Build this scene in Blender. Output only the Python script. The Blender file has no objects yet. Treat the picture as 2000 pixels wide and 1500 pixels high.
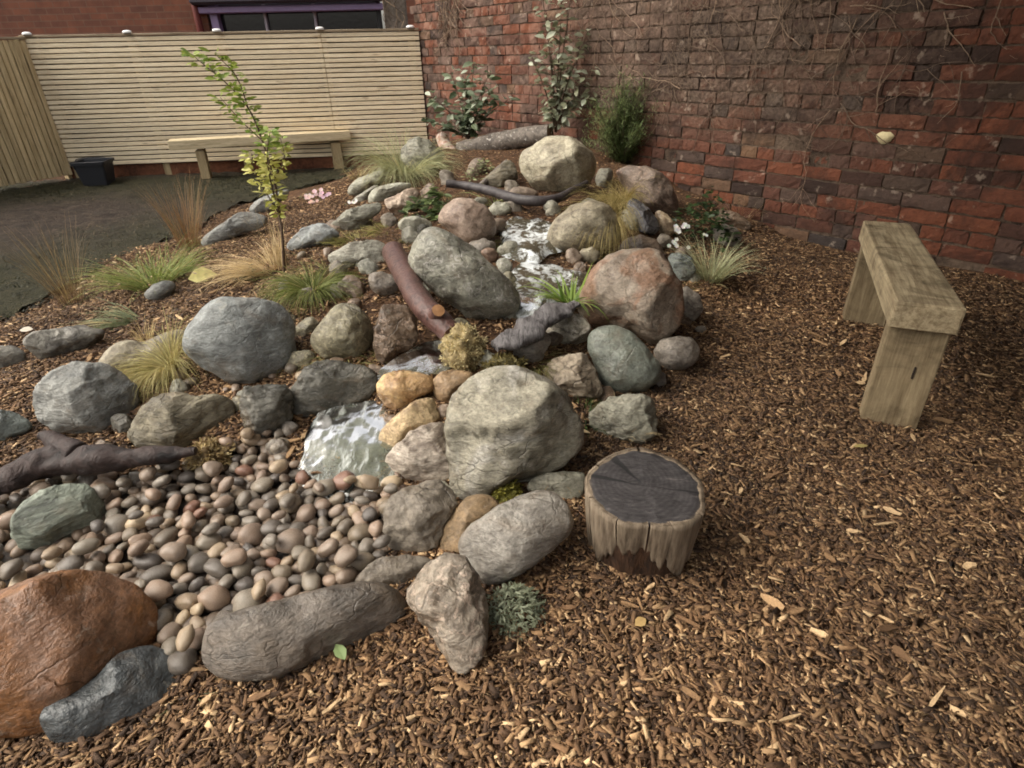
import bpy, bmesh, math, random
import numpy as np
from mathutils import Vector, Matrix, noise as mnoise

random.seed(7)
RNG = np.random.default_rng(7)
D = bpy.data
COL = bpy.context.scene.collection
RAD = math.radians

# ------------------------------------------------------------------ camera, sky, sun, exposure
scene = bpy.context.scene
cam_data = D.cameras.new("camera")
cam_data.sensor_width = 36.0
cam_data.lens = 36.0 * 1161.0 / 2000.0
cam_data.clip_start = 0.05
cam_data.clip_end = 500.0
cam = D.objects.new("camera", cam_data)
COL.objects.link(cam)
cam.matrix_world = Matrix.Translation((0, 0, 1.07)) @ Matrix.Rotation(RAD(90 - 29.09), 4, 'X') @ Matrix.Rotation(RAD(-1.3), 4, 'Z')
scene.camera = cam

SUN_AZ, SUN_EL = 188.0, 50.0          # degrees counter-clockwise from +X, degrees above the horizon
world = D.worlds.new("World")
scene.world = world
world.use_nodes = True
wn = world.node_tree
sky = wn.nodes.new("ShaderNodeTexSky")
sky.sky_type = 'NISHITA'
sky.sun_disc = False
sky.sun_elevation = RAD(SUN_EL)
sky.sun_rotation = RAD(90 - SUN_AZ)
sky.air_density = 1.0
sky.dust_density = 5.0
sky.ozone_density = 0.6
hs = wn.nodes.new("ShaderNodeHueSaturation")          # high thin cloud takes most of the blue out
hs.inputs["Saturation"].default_value = 0.3
wn.links.new(sky.outputs[0], hs.inputs["Color"])
warm = wn.nodes.new("ShaderNodeMix"); warm.data_type = 'RGBA'; warm.blend_type = 'MULTIPLY'      # warm late-day haze
warm.inputs[0].default_value = 1.0
warm.inputs[7].default_value = (1.0, 0.965, 0.90, 1.0)
wn.links.new(hs.outputs[0], warm.inputs[6])
wn.links.new(warm.outputs[2], wn.nodes["Background"].inputs[0])
wn.nodes["Background"].inputs[1].default_value = 0.15

sun_data = D.lights.new("sun", 'SUN')
sun_data.energy = 1.0
sun_data.angle = RAD(64)
sun_data.color = (1.0, 0.92, 0.80)
sun = D.objects.new("sun", sun_data)
COL.objects.link(sun)
sd = Vector((math.cos(RAD(SUN_AZ)) * math.cos(RAD(SUN_EL)), math.sin(RAD(SUN_AZ)) * math.cos(RAD(SUN_EL)), math.sin(RAD(SUN_EL))))
sun.rotation_euler = sd.to_track_quat('Z', 'Y').to_euler()
sun.location = sd * 20

vs = scene.view_settings
vs.view_transform = 'Standard'
vs.look = 'None'
vs.exposure = 0.95
vs.gamma = 1.0
vs.use_curve_mapping = False
scene.cycles.max_bounces = 5
scene.cycles.use_adaptive_sampling = True
scene.cycles.adaptive_threshold = 0.04
scene.cycles.use_denoising = True
scene.cycles.filter_width = 1.8

# ------------------------------------------------------------------ measured tables (metres)
ROCKS = [
    ('boulder', 'bluegrey', 0.15, 0.9, 'big smooth blue-grey boulder beside the green sedge tuft above the cobbles', (-0.93, 1.883, 0.223), -26.3, 22.0, (0.174, 0.175, 0.174, 0.167, 0.151, 0.145, 0.14, 0.141, 0.15, 0.148, 0.15, 0.154, 0.16, 0.172, 0.18, 0.164, 0.153, 0.145, 0.145, 0.148, 0.147, 0.154, 0.153, 0.158, 0.164, 0.167, 0.173, 0.169)),
    ('boulder', 'bluegrey2', 0.5, 0.8, 'large grey pitted boulder with a dark cut face, behind the dark driftwood', (-1.337, 1.614, 0.15), -39.6, 23.7, (0.133, 0.128, 0.126, 0.121, 0.119, 0.114, 0.115, 0.113, 0.115, 0.116, 0.122, 0.123, 0.128, 0.126, 0.125, 0.122, 0.118, 0.107, 0.104, 0.108, 0.117, 0.125, 0.132, 0.127, 0.126, 0.127, 0.132, 0.135)),
    ('boulder', 'beige2', 0.2, 0.8, 'pale cream boulder half hidden under a yellow-green grass tuft', (-1.349, 1.995, 0.121), -34.1, 21.5, (0.143, 0.154, 0.138, 0.096, 0.068, 0.054, 0.047, 0.044, 0.05, 0.063, 0.082, 0.101, 0.117, 0.138, 0.154, 0.128, 0.106, 0.086, 0.075, 0.07, 0.069, 0.071, 0.071, 0.075, 0.085, 0.102, 0.124, 0.13)),
    ('rock', 'browngrey', 0.6, 0.8, 'layered olive-brown rock above the driftwood, left of the little dark block', (-1.007, 1.538, 0.108), -33.2, 27.6, (0.147, 0.144, 0.115, 0.093, 0.082, 0.08, 0.081, 0.088, 0.096, 0.107, 0.107, 0.111, 0.118, 0.133, 0.143, 0.133, 0.106, 0.09, 0.082, 0.079, 0.079, 0.084, 0.091, 0.103, 0.125, 0.125, 0.129, 0.14)),
    ('rock', 'darkgrey', 0.8, 0.8, 'small dark squarish rock wedged left of the dark slab by the cascade', (-0.745, 1.543, 0.142), -25.8, 28.4, (0.078, 0.086, 0.086, 0.089, 0.078, 0.073, 0.071, 0.072, 0.076, 0.085, 0.082, 0.078, 0.072, 0.07, 0.069, 0.071, 0.077, 0.079, 0.084, 0.089, 0.08, 0.076, 0.075, 0.073, 0.074, 0.077, 0.074, 0.074)),
    ('rock', 'darkgrey', 0.8, 0.8, 'dark wet slab overhanging the left side of the cascade', (-0.579, 1.663, 0.141), -19.2, 27.8, (0.142, 0.143, 0.115, 0.099, 0.091, 0.089, 0.086, 0.088, 0.095, 0.101, 0.104, 0.104, 0.107, 0.116, 0.127, 0.134, 0.134, 0.112, 0.096, 0.085, 0.08, 0.079, 0.081, 0.087, 0.1, 0.116, 0.12, 0.128)),
    ('rock', 'greydark2', 0.6, 0.7, 'flat grey rock with a shaded underside on the mulch by the lawn edge', (-1.756, 2.134, 0.12), -39.4, 19.0, (0.141, 0.11, 0.09, 0.072, 0.061, 0.055, 0.052, 0.053, 0.055, 0.06, 0.071, 0.09, 0.111, 0.118, 0.104, 0.098, 0.103, 0.086, 0.072, 0.063, 0.058, 0.056, 0.058, 0.06, 0.066, 0.077, 0.1, 0.126)),
    ('rock', 'greydark2', 0.5, 0.8, 'mottled pale rock cut by the left edge of the picture on the mulch', (-1.967, 2.076, 0.079), -43.5, 19.1, (0.071, 0.065, 0.063, 0.059, 0.053, 0.05, 0.049, 0.045, 0.044, 0.045, 0.049, 0.056, 0.064, 0.063, 0.065, 0.071, 0.066, 0.056, 0.05, 0.047, 0.044, 0.043, 0.044, 0.047, 0.052, 0.059, 0.071, 0.069)),
    ('rock', 'bluegreen', 0.4, 0.8, 'blue-grey rock at the left edge beside the driftwood fork', (-1.569, 1.553, 0.097), -45.3, 23.8, (0.057, 0.052, 0.051, 0.049, 0.047, 0.048, 0.051, 0.049, 0.049, 0.053, 0.059, 0.055, 0.051, 0.05, 0.051, 0.055, 0.063, 0.056, 0.05, 0.047, 0.046, 0.044, 0.045, 0.048, 0.051, 0.058, 0.068, 0.065)),
    ('stone', 'bluegrey2', 0.1, 0.9, 'small smooth grey stone among the green grasses beside the yellow leaf', (-1.638, 2.666, 0.129), -31.6, 16.7, (0.064, 0.068, 0.068, 0.059, 0.054, 0.046, 0.04, 0.037, 0.036, 0.038, 0.04, 0.042, 0.046, 0.054, 0.066, 0.067, 0.067, 0.057, 0.052, 0.048, 0.042, 0.039, 0.038, 0.039, 0.041, 0.043, 0.047, 0.056)),
    ('boulder', 'tan', 0.3, 0.9, 'rough olive-tan boulder directly under the dark green sedge', (-0.583, 1.895, 0.229), -17.1, 23.0, (0.098, 0.098, 0.101, 0.1, 0.103, 0.101, 0.1, 0.096, 0.09, 0.083, 0.08, 0.081, 0.087, 0.094, 0.104, 0.109, 0.11, 0.106, 0.096, 0.089, 0.088, 0.086, 0.088, 0.094, 0.094, 0.098, 0.1, 0.099)),
    ('rock', 'brown', 0.6, 0.8, 'upright brown rock with a jagged pale left edge beside the maroon log', (-0.401, 1.873, 0.24), -12.1, 23.4, (0.077, 0.08, 0.088, 0.088, 0.094, 0.095, 0.093, 0.094, 0.097, 0.082, 0.07, 0.064, 0.061, 0.06, 0.062, 0.068, 0.078, 0.088, 0.106, 0.123, 0.097, 0.074, 0.07, 0.069, 0.073, 0.073, 0.074, 0.078)),
    ('boulder', 'grey', 0.2, 0.9, 'largest grey boulder at the centre, behind the maroon log', (-0.173, 2.171, 0.329), -4.6, 18.8, (0.154, 0.127, 0.113, 0.107, 0.106, 0.11, 0.115, 0.128, 0.164, 0.203, 0.217, 0.221, 0.209, 0.192, 0.15, 0.13, 0.12, 0.116, 0.109, 0.108, 0.119, 0.145, 0.174, 0.194, 0.213, 0.233, 0.232, 0.189)),
    ('boulder', 'pink', 0.2, 0.9, 'rounded salmon-pink boulder beside the upper stream', (-0.195, 2.958, 0.348), -3.8, 13.7, (0.128, 0.116, 0.111, 0.107, 0.101, 0.1, 0.105, 0.104, 0.109, 0.118, 0.119, 0.128, 0.138, 0.147, 0.141, 0.11, 0.098, 0.092, 0.091, 0.096, 0.1, 0.109, 0.128, 0.129, 0.132, 0.133, 0.137, 0.132)),
    ('boulder', 'pinkbrown', 0.35, 0.9, 'huge pinkish-brown boulder standing right of the stream', (0.474, 2.149, 0.252), 12.4, 20.4, (0.181, 0.174, 0.164, 0.163, 0.166, 0.171, 0.172, 0.173, 0.178, 0.177, 0.181, 0.178, 0.178, 0.182, 0.193, 0.211, 0.214, 0.202, 0.154, 0.134, 0.132, 0.136, 0.163, 0.203, 0.204, 0.197, 0.196, 0.188)),
    ('boulder', 'brown2', 0.15, 0.9, 'brown boulder whose top peeps over the huge pinkish-brown one', (0.681, 3.001, 0.167), 12.8, 16.4, (0.111, 0.098, 0.09, 0.087, 0.079, 0.075, 0.074, 0.078, 0.079, 0.079, 0.083, 0.093, 0.099, 0.107, 0.117, 0.103, 0.096, 0.094, 0.085, 0.075, 0.07, 0.069, 0.071, 0.078, 0.084, 0.092, 0.107, 0.114)),
    ('boulder', 'greygreen', 0.1, 0.8, 'smooth grey-green egg-shaped boulder at the edge of the mulch', (0.386, 1.837, 0.131), 11.9, 26.6, (0.119, 0.103, 0.095, 0.09, 0.089, 0.092, 0.097, 0.104, 0.118, 0.128, 0.141, 0.145, 0.136, 0.12, 0.103, 0.096, 0.094, 0.096, 0.103, 0.114, 0.11, 0.111, 0.113, 0.116, 0.126, 0.13, 0.138, 0.132)),
    ('stone', 'greypink', 0.1, 0.8, 'small pinkish-grey stone on the mulch right of the grey-green egg', (0.607, 1.952, 0.097), 17.3, 25.5, (0.074, 0.078, 0.076, 0.075, 0.075, 0.066, 0.061, 0.06, 0.059, 0.059, 0.063, 0.07, 0.074, 0.076, 0.083, 0.077, 0.073, 0.074, 0.07, 0.07, 0.067, 0.062, 0.061, 0.062, 0.063, 0.065, 0.071, 0.075)),
    ('stone', 'greypink', 0.1, 0.8, 'grey stone mostly hidden behind the right flank of the huge pinkish-brown boulder', (0.729, 2.283, 0.15), 17.7, 21.0, (0.058, 0.054, 0.053, 0.055, 0.06, 0.061, 0.062, 0.067, 0.076, 0.068, 0.064, 0.063, 0.066, 0.057, 0.052, 0.049, 0.049, 0.052, 0.058, 0.07, 0.073, 0.067, 0.066, 0.068, 0.064, 0.059, 0.058, 0.059)),
    ('rock', 'whitevein', 0.5, 0.8, 'pale speckled rock between the driftwood and the huge pinkish-brown boulder', (0.208, 1.997, 0.179), 5.9, 23.9, (0.083, 0.084, 0.077, 0.074, 0.07, 0.062, 0.057, 0.057, 0.056, 0.055, 0.057, 0.062, 0.069, 0.076, 0.089, 0.09, 0.087, 0.073, 0.065, 0.057, 0.053, 0.051, 0.052, 0.056, 0.06, 0.066, 0.077, 0.083)),
    ('rock', 'greypink', 0.4, 0.8, 'pinkish rock at the foot of the pale speckled rock, beside the driftwood', (0.072, 1.819, 0.207), 2.3, 25.3, (0.054, 0.063, 0.062, 0.064, 0.062, 0.055, 0.052, 0.048, 0.042, 0.04, 0.039, 0.041, 0.044, 0.046, 0.052, 0.062, 0.072, 0.068, 0.058, 0.051, 0.047, 0.043, 0.04, 0.04, 0.042, 0.047, 0.049, 0.05)),
    ('rock', 'tanpink', 0.7, 0.8, 'tan angular rock strewn with chips, left of the grey-green egg', (0.206, 1.737, 0.124), 6.8, 28.4, (0.076, 0.071, 0.07, 0.071, 0.074, 0.082, 0.082, 0.076, 0.075, 0.075, 0.079, 0.088, 0.093, 0.102, 0.099, 0.083, 0.075, 0.072, 0.066, 0.063, 0.064, 0.068, 0.073, 0.083, 0.095, 0.099, 0.109, 0.087)),
    ('boulder', 'beige2', 0.1, 0.9, 'tan dome boulder covered by a drooping yellow-green tuft beside the water', (0.378, 2.919, 0.307), 7.4, 14.5, (0.177, 0.171, 0.161, 0.154, 0.147, 0.138, 0.137, 0.126, 0.122, 0.124, 0.126, 0.13, 0.142, 0.152, 0.169, 0.185, 0.207, 0.181, 0.146, 0.125, 0.113, 0.107, 0.108, 0.113, 0.123, 0.143, 0.163, 0.176)),
    ('rock', 'slateblue', 0.4, 0.9, 'wet dark slate-violet rock below the maroon boulder', (0.726, 3.258, 0.27), 12.6, 13.5, (0.08, 0.068, 0.061, 0.058, 0.057, 0.06, 0.066, 0.074, 0.091, 0.11, 0.115, 0.102, 0.091, 0.077, 0.07, 0.068, 0.069, 0.073, 0.078, 0.075, 0.075, 0.079, 0.082, 0.089, 0.104, 0.109, 0.109, 0.09)),
    ('stone', 'cream', 0.2, 0.8, 'little cream-tipped brown stone next to the wet slate-violet rock', (0.865, 3.287, 0.228), 14.7, 13.9, (0.05, 0.047, 0.043, 0.041, 0.041, 0.043, 0.048, 0.055, 0.063, 0.078, 0.085, 0.073, 0.053, 0.043, 0.038, 0.036, 0.036, 0.037, 0.041, 0.049, 0.064, 0.068, 0.071, 0.072, 0.067, 0.066, 0.067, 0.056)),
    ('stone', 'beige2', 0.2, 0.8, 'small rounded pale stone under the drooping tuft by the lower pool', (0.372, 2.746, 0.225), 7.7, 17.0, (0.053, 0.058, 0.052, 0.048, 0.047, 0.047, 0.041, 0.038, 0.037, 0.039, 0.042, 0.041, 0.043, 0.048, 0.057, 0.055, 0.054, 0.056, 0.049, 0.042, 0.039, 0.038, 0.038, 0.037, 0.038, 0.041, 0.048, 0.052)),
    ('stone', 'brownred', 0.1, 0.9, 'small reddish stone tucked under the salmon-pink boulder', (-0.089, 2.702, 0.253), -1.9, 16.8, (0.04, 0.036, 0.034, 0.034, 0.036, 0.032, 0.031, 0.031, 0.033, 0.037, 0.039, 0.04, 0.044, 0.041, 0.035, 0.031, 0.03, 0.03, 0.032, 0.036, 0.037, 0.035, 0.035, 0.037, 0.041, 0.038, 0.037, 0.038)),
    ('stone', 'greypink', 0.2, 0.9, 'small lilac-grey stone left of the maroon log', (-0.517, 2.338, 0.254), -12.5, 18.8, (0.062, 0.054, 0.05, 0.048, 0.044, 0.043, 0.044, 0.048, 0.049, 0.052, 0.059, 0.063, 0.061, 0.059, 0.056, 0.055, 0.05, 0.048, 0.048, 0.046, 0.045, 0.046, 0.051, 0.055, 0.056, 0.061, 0.063, 0.062)),
    ('rock', 'white', 0.6, 0.7, 'long white layered rock left of the log end', (-0.693, 2.734, 0.267), -14.2, 15.9, (0.124, 0.119, 0.098, 0.08, 0.071, 0.061, 0.055, 0.053, 0.054, 0.057, 0.062, 0.068, 0.081, 0.105, 0.147, 0.138, 0.088, 0.063, 0.049, 0.043, 0.039, 0.038, 0.038, 0.045, 0.062, 0.098, 0.11, 0.121)),
    ('slab', 'flatgrey', 0.9, 0.45, 'flat grey slab with a straight cut edge in the mossy grass', (-0.888, 3.508, 0.247), -14.2, 12.8, (0.096, 0.149, 0.171, 0.116, 0.089, 0.07, 0.061, 0.056, 0.054, 0.055, 0.059, 0.064, 0.071, 0.085, 0.111, 0.16, 0.143, 0.124, 0.096, 0.081, 0.073, 0.069, 0.063, 0.058, 0.057, 0.058, 0.064, 0.075)),
    ('rock', 'pinkcream', 0.7, 0.8, 'square pink-topped rock behind the dark-leaved plant', (-0.633, 3.705, 0.287), -9.7, 11.8, (0.087, 0.093, 0.102, 0.109, 0.102, 0.083, 0.073, 0.064, 0.059, 0.058, 0.06, 0.065, 0.08, 0.11, 0.103, 0.103, 0.098, 0.09, 0.088, 0.082, 0.075, 0.073, 0.075, 0.076, 0.075, 0.077, 0.085, 0.086)),
    ('rock', 'pale', 0.4, 0.7, 'pale rounded rock next to the square pink-topped one', (-0.821, 4.22, 0.255), -11.0, 10.7, (0.117, 0.167, 0.117, 0.082, 0.065, 0.057, 0.052, 0.048, 0.047, 0.048, 0.051, 0.059, 0.073, 0.095, 0.115, 0.137, 0.148, 0.108, 0.074, 0.054, 0.045, 0.04, 0.038, 0.039, 0.041, 0.046, 0.055, 0.074)),
    ('rock', 'pale', 0.4, 0.7, 'pale grey-green rock in the moss below the square pink-topped one', (-0.496, 3.159, 0.286), -8.9, 13.8, (0.089, 0.073, 0.064, 0.054, 0.049, 0.047, 0.047, 0.045, 0.045, 0.048, 0.053, 0.064, 0.072, 0.085, 0.086, 0.076, 0.063, 0.053, 0.048, 0.046, 0.046, 0.047, 0.046, 0.048, 0.053, 0.062, 0.077, 0.085)),
    ('rock', 'ochre', 0.3, 0.9, 'wet golden-ochre rock in the mouth of the cascade', (-0.341, 1.625, 0.16), -11.9, 28.7, (0.095, 0.093, 0.078, 0.067, 0.059, 0.056, 0.056, 0.057, 0.057, 0.06, 0.067, 0.074, 0.076, 0.081, 0.079, 0.076, 0.073, 0.073, 0.072, 0.076, 0.067, 0.06, 0.053, 0.05, 0.048, 0.054, 0.066, 0.088)),
    ('stone', 'ochre2', 0.2, 0.9, 'small brown-gold stone perched beside the golden-ochre rock', (-0.193, 1.64, 0.161), -6.7, 28.8, (0.059, 0.075, 0.073, 0.06, 0.053, 0.049, 0.046, 0.044, 0.044, 0.047, 0.049, 0.05, 0.054, 0.059, 0.057, 0.058, 0.059, 0.06, 0.062, 0.058, 0.056, 0.05, 0.047, 0.042, 0.04, 0.04, 0.042, 0.047)),
    ('rock', 'ochrespeck', 0.5, 0.8, 'elongated gold and cream speckled rock right of the cascade', (-0.31, 1.483, 0.119), -11.8, 32.1, (0.093, 0.094, 0.096, 0.103, 0.082, 0.07, 0.055, 0.046, 0.042, 0.04, 0.04, 0.041, 0.045, 0.052, 0.065, 0.084, 0.097, 0.102, 0.096, 0.061, 0.037, 0.032, 0.03, 0.029, 0.03, 0.033, 0.038, 0.049)),
    ('stone', 'pinkcream', 0.2, 0.8, 'tiny pinkish stone between the speckled rock and the biggest boulder', (-0.211, 1.532, 0.126), -7.8, 31.4, (0.021, 0.021, 0.022, 0.025, 0.029, 0.025, 0.023, 0.022, 0.021, 0.02, 0.019, 0.019, 0.021, 0.021, 0.02, 0.02, 0.021, 0.024, 0.029, 0.025, 0.023, 0.022, 0.023, 0.021, 0.019, 0.018, 0.019, 0.02)),
    ('boulder', 'beige', 0.35, 0.9, 'cream sandstone boulder topping the mound below the birch log', (0.321, 3.946, 0.446), 4.7, 9.0, (0.235, 0.225, 0.205, 0.189, 0.18, 0.168, 0.165, 0.164, 0.166, 0.173, 0.177, 0.191, 0.215, 0.235, 0.237, 0.217, 0.207, 0.204, 0.186, 0.18, 0.172, 0.165, 0.167, 0.177, 0.183, 0.195, 0.219, 0.229)),
    ('boulder', 'maroon', 0.3, 0.9, 'reddish-brown boulder by the brick wall at the back of the mound', (0.875, 3.773, 0.319), 13.1, 11.0, (0.144, 0.129, 0.12, 0.112, 0.11, 0.111, 0.112, 0.118, 0.13, 0.144, 0.17, 0.201, 0.235, 0.176, 0.144, 0.141, 0.114, 0.101, 0.097, 0.097, 0.1, 0.107, 0.122, 0.151, 0.203, 0.242, 0.188, 0.165)),
    ('boulder', 'greytop', 0.4, 0.8, 'rounded grey boulder behind the arching pale grass tuft', (-0.652, 4.821, 0.407), -7.7, 7.8, (0.175, 0.142, 0.123, 0.117, 0.116, 0.118, 0.117, 0.122, 0.122, 0.125, 0.135, 0.135, 0.141, 0.145, 0.148, 0.149, 0.139, 0.138, 0.129, 0.118, 0.114, 0.115, 0.117, 0.116, 0.122, 0.134, 0.156, 0.161)),
    ('rock', 'pale', 0.3, 0.7, 'pale grey rock below the arching grass near the fence bench', (-1.035, 4.661, 0.251), -12.5, 9.7, (0.103, 0.169, 0.196, 0.169, 0.09, 0.061, 0.049, 0.045, 0.044, 0.044, 0.048, 0.055, 0.068, 0.089, 0.115, 0.156, 0.186, 0.169, 0.103, 0.071, 0.057, 0.05, 0.046, 0.046, 0.047, 0.051, 0.059, 0.074)),
    ('rock', 'white', 0.3, 0.6, 'long whitish rock leading to the tiny white flowers', (-1.008, 4.312, 0.214), -13.2, 10.9, (0.04, 0.051, 0.126, 0.102, 0.054, 0.038, 0.031, 0.026, 0.024, 0.024, 0.024, 0.026, 0.03, 0.037, 0.053, 0.078, 0.111, 0.087, 0.069, 0.05, 0.04, 0.035, 0.033, 0.032, 0.032, 0.031, 0.032, 0.035)),
    ('rock', 'browngrey', 0.6, 0.8, 'small sloping brown rock in front of the birch log', (-0.035, 4.1, 0.362), -0.5, 9.8, (0.105, 0.101, 0.1, 0.104, 0.107, 0.103, 0.088, 0.071, 0.062, 0.057, 0.056, 0.059, 0.065, 0.076, 0.098, 0.144, 0.125, 0.11, 0.086, 0.074, 0.067, 0.064, 0.063, 0.065, 0.071, 0.083, 0.097, 0.098)),
    ('stone', 'brown2', 0.1, 0.8, 'small rounded stone behind the bent black branch', (0.099, 3.763, 0.319), 1.5, 11.3, (0.087, 0.063, 0.052, 0.043, 0.037, 0.034, 0.033, 0.034, 0.036, 0.041, 0.047, 0.055, 0.07, 0.078, 0.092, 0.069, 0.055, 0.045, 0.037, 0.033, 0.031, 0.031, 0.032, 0.035, 0.042, 0.054, 0.072, 0.084)),
    ('rock', 'brown', 0.6, 0.7, 'flat brown rock at the foot of the brick wall', (1.409, 3.769, 0.123), 20.5, 13.2, (0.094, 0.076, 0.065, 0.054, 0.048, 0.046, 0.046, 0.048, 0.053, 0.059, 0.068, 0.085, 0.121, 0.12, 0.094, 0.08, 0.066, 0.055, 0.049, 0.046, 0.045, 0.047, 0.052, 0.058, 0.068, 0.087, 0.125, 0.126)),
    ('stone', 'greypink', 0.2, 0.8, 'rounded grey stone behind the pale wispy grass by the wall', (1.279, 3.454, 0.109), 20.3, 14.6, (0.082, 0.073, 0.069, 0.068, 0.063, 0.059, 0.058, 0.06, 0.065, 0.069, 0.072, 0.081, 0.094, 0.08, 0.073, 0.07, 0.071, 0.068, 0.064, 0.063, 0.065, 0.067, 0.065, 0.066, 0.071, 0.079, 0.079, 0.084)),
    ('rock', 'bluegreen', 0.5, 0.8, 'blue-green rock below the white-flowered plant', (0.831, 2.763, 0.158), 16.7, 17.5, (0.059, 0.054, 0.052, 0.053, 0.055, 0.052, 0.052, 0.054, 0.06, 0.067, 0.07, 0.078, 0.075, 0.059, 0.05, 0.045, 0.043, 0.043, 0.045, 0.05, 0.059, 0.076, 0.073, 0.067, 0.062, 0.061, 0.062, 0.068)),
    ('rock', 'bluegrey2', 0.4, 0.7, 'long blue-grey rock edging the lawn behind the blond grass', (-1.704, 3.727, 0.152), -24.6, 12.6, (0.186, 0.195, 0.16, 0.132, 0.106, 0.091, 0.078, 0.067, 0.061, 0.059, 0.061, 0.065, 0.074, 0.092, 0.129, 0.207, 0.208, 0.112, 0.074, 0.058, 0.049, 0.045, 0.044, 0.045, 0.05, 0.058, 0.074, 0.109)),
    ('rock', 'bluegrey2', 0.5, 0.7, 'slim grey rock beyond the sapling stem at the lawn edge', (-1.766, 4.511, 0.142), -21.4, 10.8, (0.085, 0.142, 0.17, 0.103, 0.072, 0.058, 0.05, 0.046, 0.045, 0.046, 0.048, 0.053, 0.063, 0.083, 0.108, 0.148, 0.141, 0.114, 0.092, 0.072, 0.061, 0.056, 0.052, 0.049, 0.048, 0.05, 0.055, 0.065)),
    ('rock', 'blue', 0.5, 0.7, 'light blue-grey rock right of the sapling stem', (-1.048, 3.174, 0.232), -18.3, 14.1, (0.136, 0.119, 0.104, 0.094, 0.083, 0.071, 0.065, 0.062, 0.058, 0.058, 0.061, 0.068, 0.074, 0.085, 0.105, 0.144, 0.135, 0.094, 0.067, 0.054, 0.047, 0.044, 0.043, 0.045, 0.051, 0.062, 0.084, 0.115)),
    ('boulder', 'bigtan', 0.45, 0.95, 'biggest boulder in front, pale grey-tan with a dark fissure, behind the stump', (-0.015, 1.356, 0.167), -0.6, 33.7, (0.199, 0.186, 0.183, 0.179, 0.171, 0.168, 0.169, 0.17, 0.171, 0.175, 0.174, 0.174, 0.173, 0.167, 0.163, 0.161, 0.17, 0.191, 0.217, 0.199, 0.164, 0.148, 0.143, 0.141, 0.144, 0.155, 0.175, 0.198)),
    ('rock', 'veined', 0.5, 0.8, 'white and pink veined rock at the pool edge', (-0.248, 1.349, 0.1), -10.4, 35.3, (0.076, 0.08, 0.086, 0.092, 0.102, 0.09, 0.083, 0.076, 0.074, 0.074, 0.073, 0.076, 0.083, 0.091, 0.1, 0.098, 0.086, 0.077, 0.074, 0.074, 0.079, 0.078, 0.081, 0.088, 0.09, 0.096, 0.083, 0.077)),
    ('rock', 'browngrey2', 0.7, 0.9, 'angular brown-grey rock at the right end of the cobbles', (-0.237, 1.118, 0.082), -11.9, 40.8, (0.082, 0.098, 0.097, 0.097, 0.099, 0.088, 0.08, 0.074, 0.072, 0.072, 0.075, 0.082, 0.079, 0.08, 0.081, 0.086, 0.088, 0.095, 0.09, 0.089, 0.081, 0.078, 0.078, 0.083, 0.073, 0.068, 0.067, 0.071)),
    ('rock', 'ochre3', 0.4, 0.8, 'ochre-stained rock behind the long grey boulder', (-0.117, 1.107, 0.072), -6.0, 41.9, (0.047, 0.084, 0.089, 0.084, 0.077, 0.067, 0.058, 0.053, 0.047, 0.042, 0.041, 0.041, 0.042, 0.045, 0.051, 0.061, 0.07, 0.086, 0.086, 0.08, 0.073, 0.036, 0.03, 0.027, 0.026, 0.026, 0.028, 0.034)),
    ('boulder', 'lilacgrey', 0.2, 0.9, 'long rounded lilac-grey boulder left of the stump', (0.0, 1.043, 0.082), 0.0, 43.5, (0.12, 0.135, 0.139, 0.134, 0.127, 0.114, 0.095, 0.085, 0.079, 0.077, 0.079, 0.084, 0.093, 0.108, 0.121, 0.127, 0.123, 0.125, 0.129, 0.116, 0.098, 0.086, 0.078, 0.075, 0.074, 0.077, 0.084, 0.097)),
    ('rock', 'flatgrey', 0.4, 0.7, 'grey rock behind the stump under the dry grass', (0.122, 1.257, 0.06), 5.5, 38.6, (0.063, 0.065, 0.072, 0.053, 0.043, 0.038, 0.035, 0.033, 0.033, 0.034, 0.038, 0.045, 0.053, 0.069, 0.082, 0.089, 0.041, 0.031, 0.029, 0.028, 0.029, 0.032, 0.038, 0.049, 0.052, 0.055, 0.063, 0.063)),
    ('slab', 'browngrey2', 0.6, 0.6, 'low purple-grey slab behind the speckled wedge at the cobble edge', (-0.276, 0.986, 0.036), -15.6, 45.3, (0.094, 0.073, 0.053, 0.044, 0.039, 0.036, 0.034, 0.034, 0.036, 0.04, 0.047, 0.053, 0.064, 0.075, 0.09, 0.069, 0.05, 0.041, 0.037, 0.036, 0.036, 0.039, 0.044, 0.043, 0.044, 0.048, 0.057, 0.079)),
    ('rock', 'speckle', 0.7, 0.9, 'wedge-shaped pitted pinkish rock pointing down into the mulch', (-0.135, 0.852, 0.065), -9.0, 49.4, (0.069, 0.068, 0.07, 0.076, 0.084, 0.097, 0.104, 0.108, 0.101, 0.1, 0.096, 0.095, 0.099, 0.085, 0.071, 0.064, 0.061, 0.063, 0.067, 0.077, 0.091, 0.116, 0.111, 0.104, 0.095, 0.085, 0.078, 0.074)),
    ('rock', 'flatgrey', 0.8, 0.7, 'broad grey rock behind the stump at the mulch edge', (0.347, 1.539, 0.08), 12.7, 32.1, (0.09, 0.088, 0.089, 0.096, 0.093, 0.087, 0.08, 0.074, 0.072, 0.074, 0.078, 0.079, 0.085, 0.098, 0.111, 0.106, 0.102, 0.087, 0.08, 0.077, 0.071, 0.07, 0.073, 0.08, 0.084, 0.089, 0.1, 0.097)),
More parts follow.
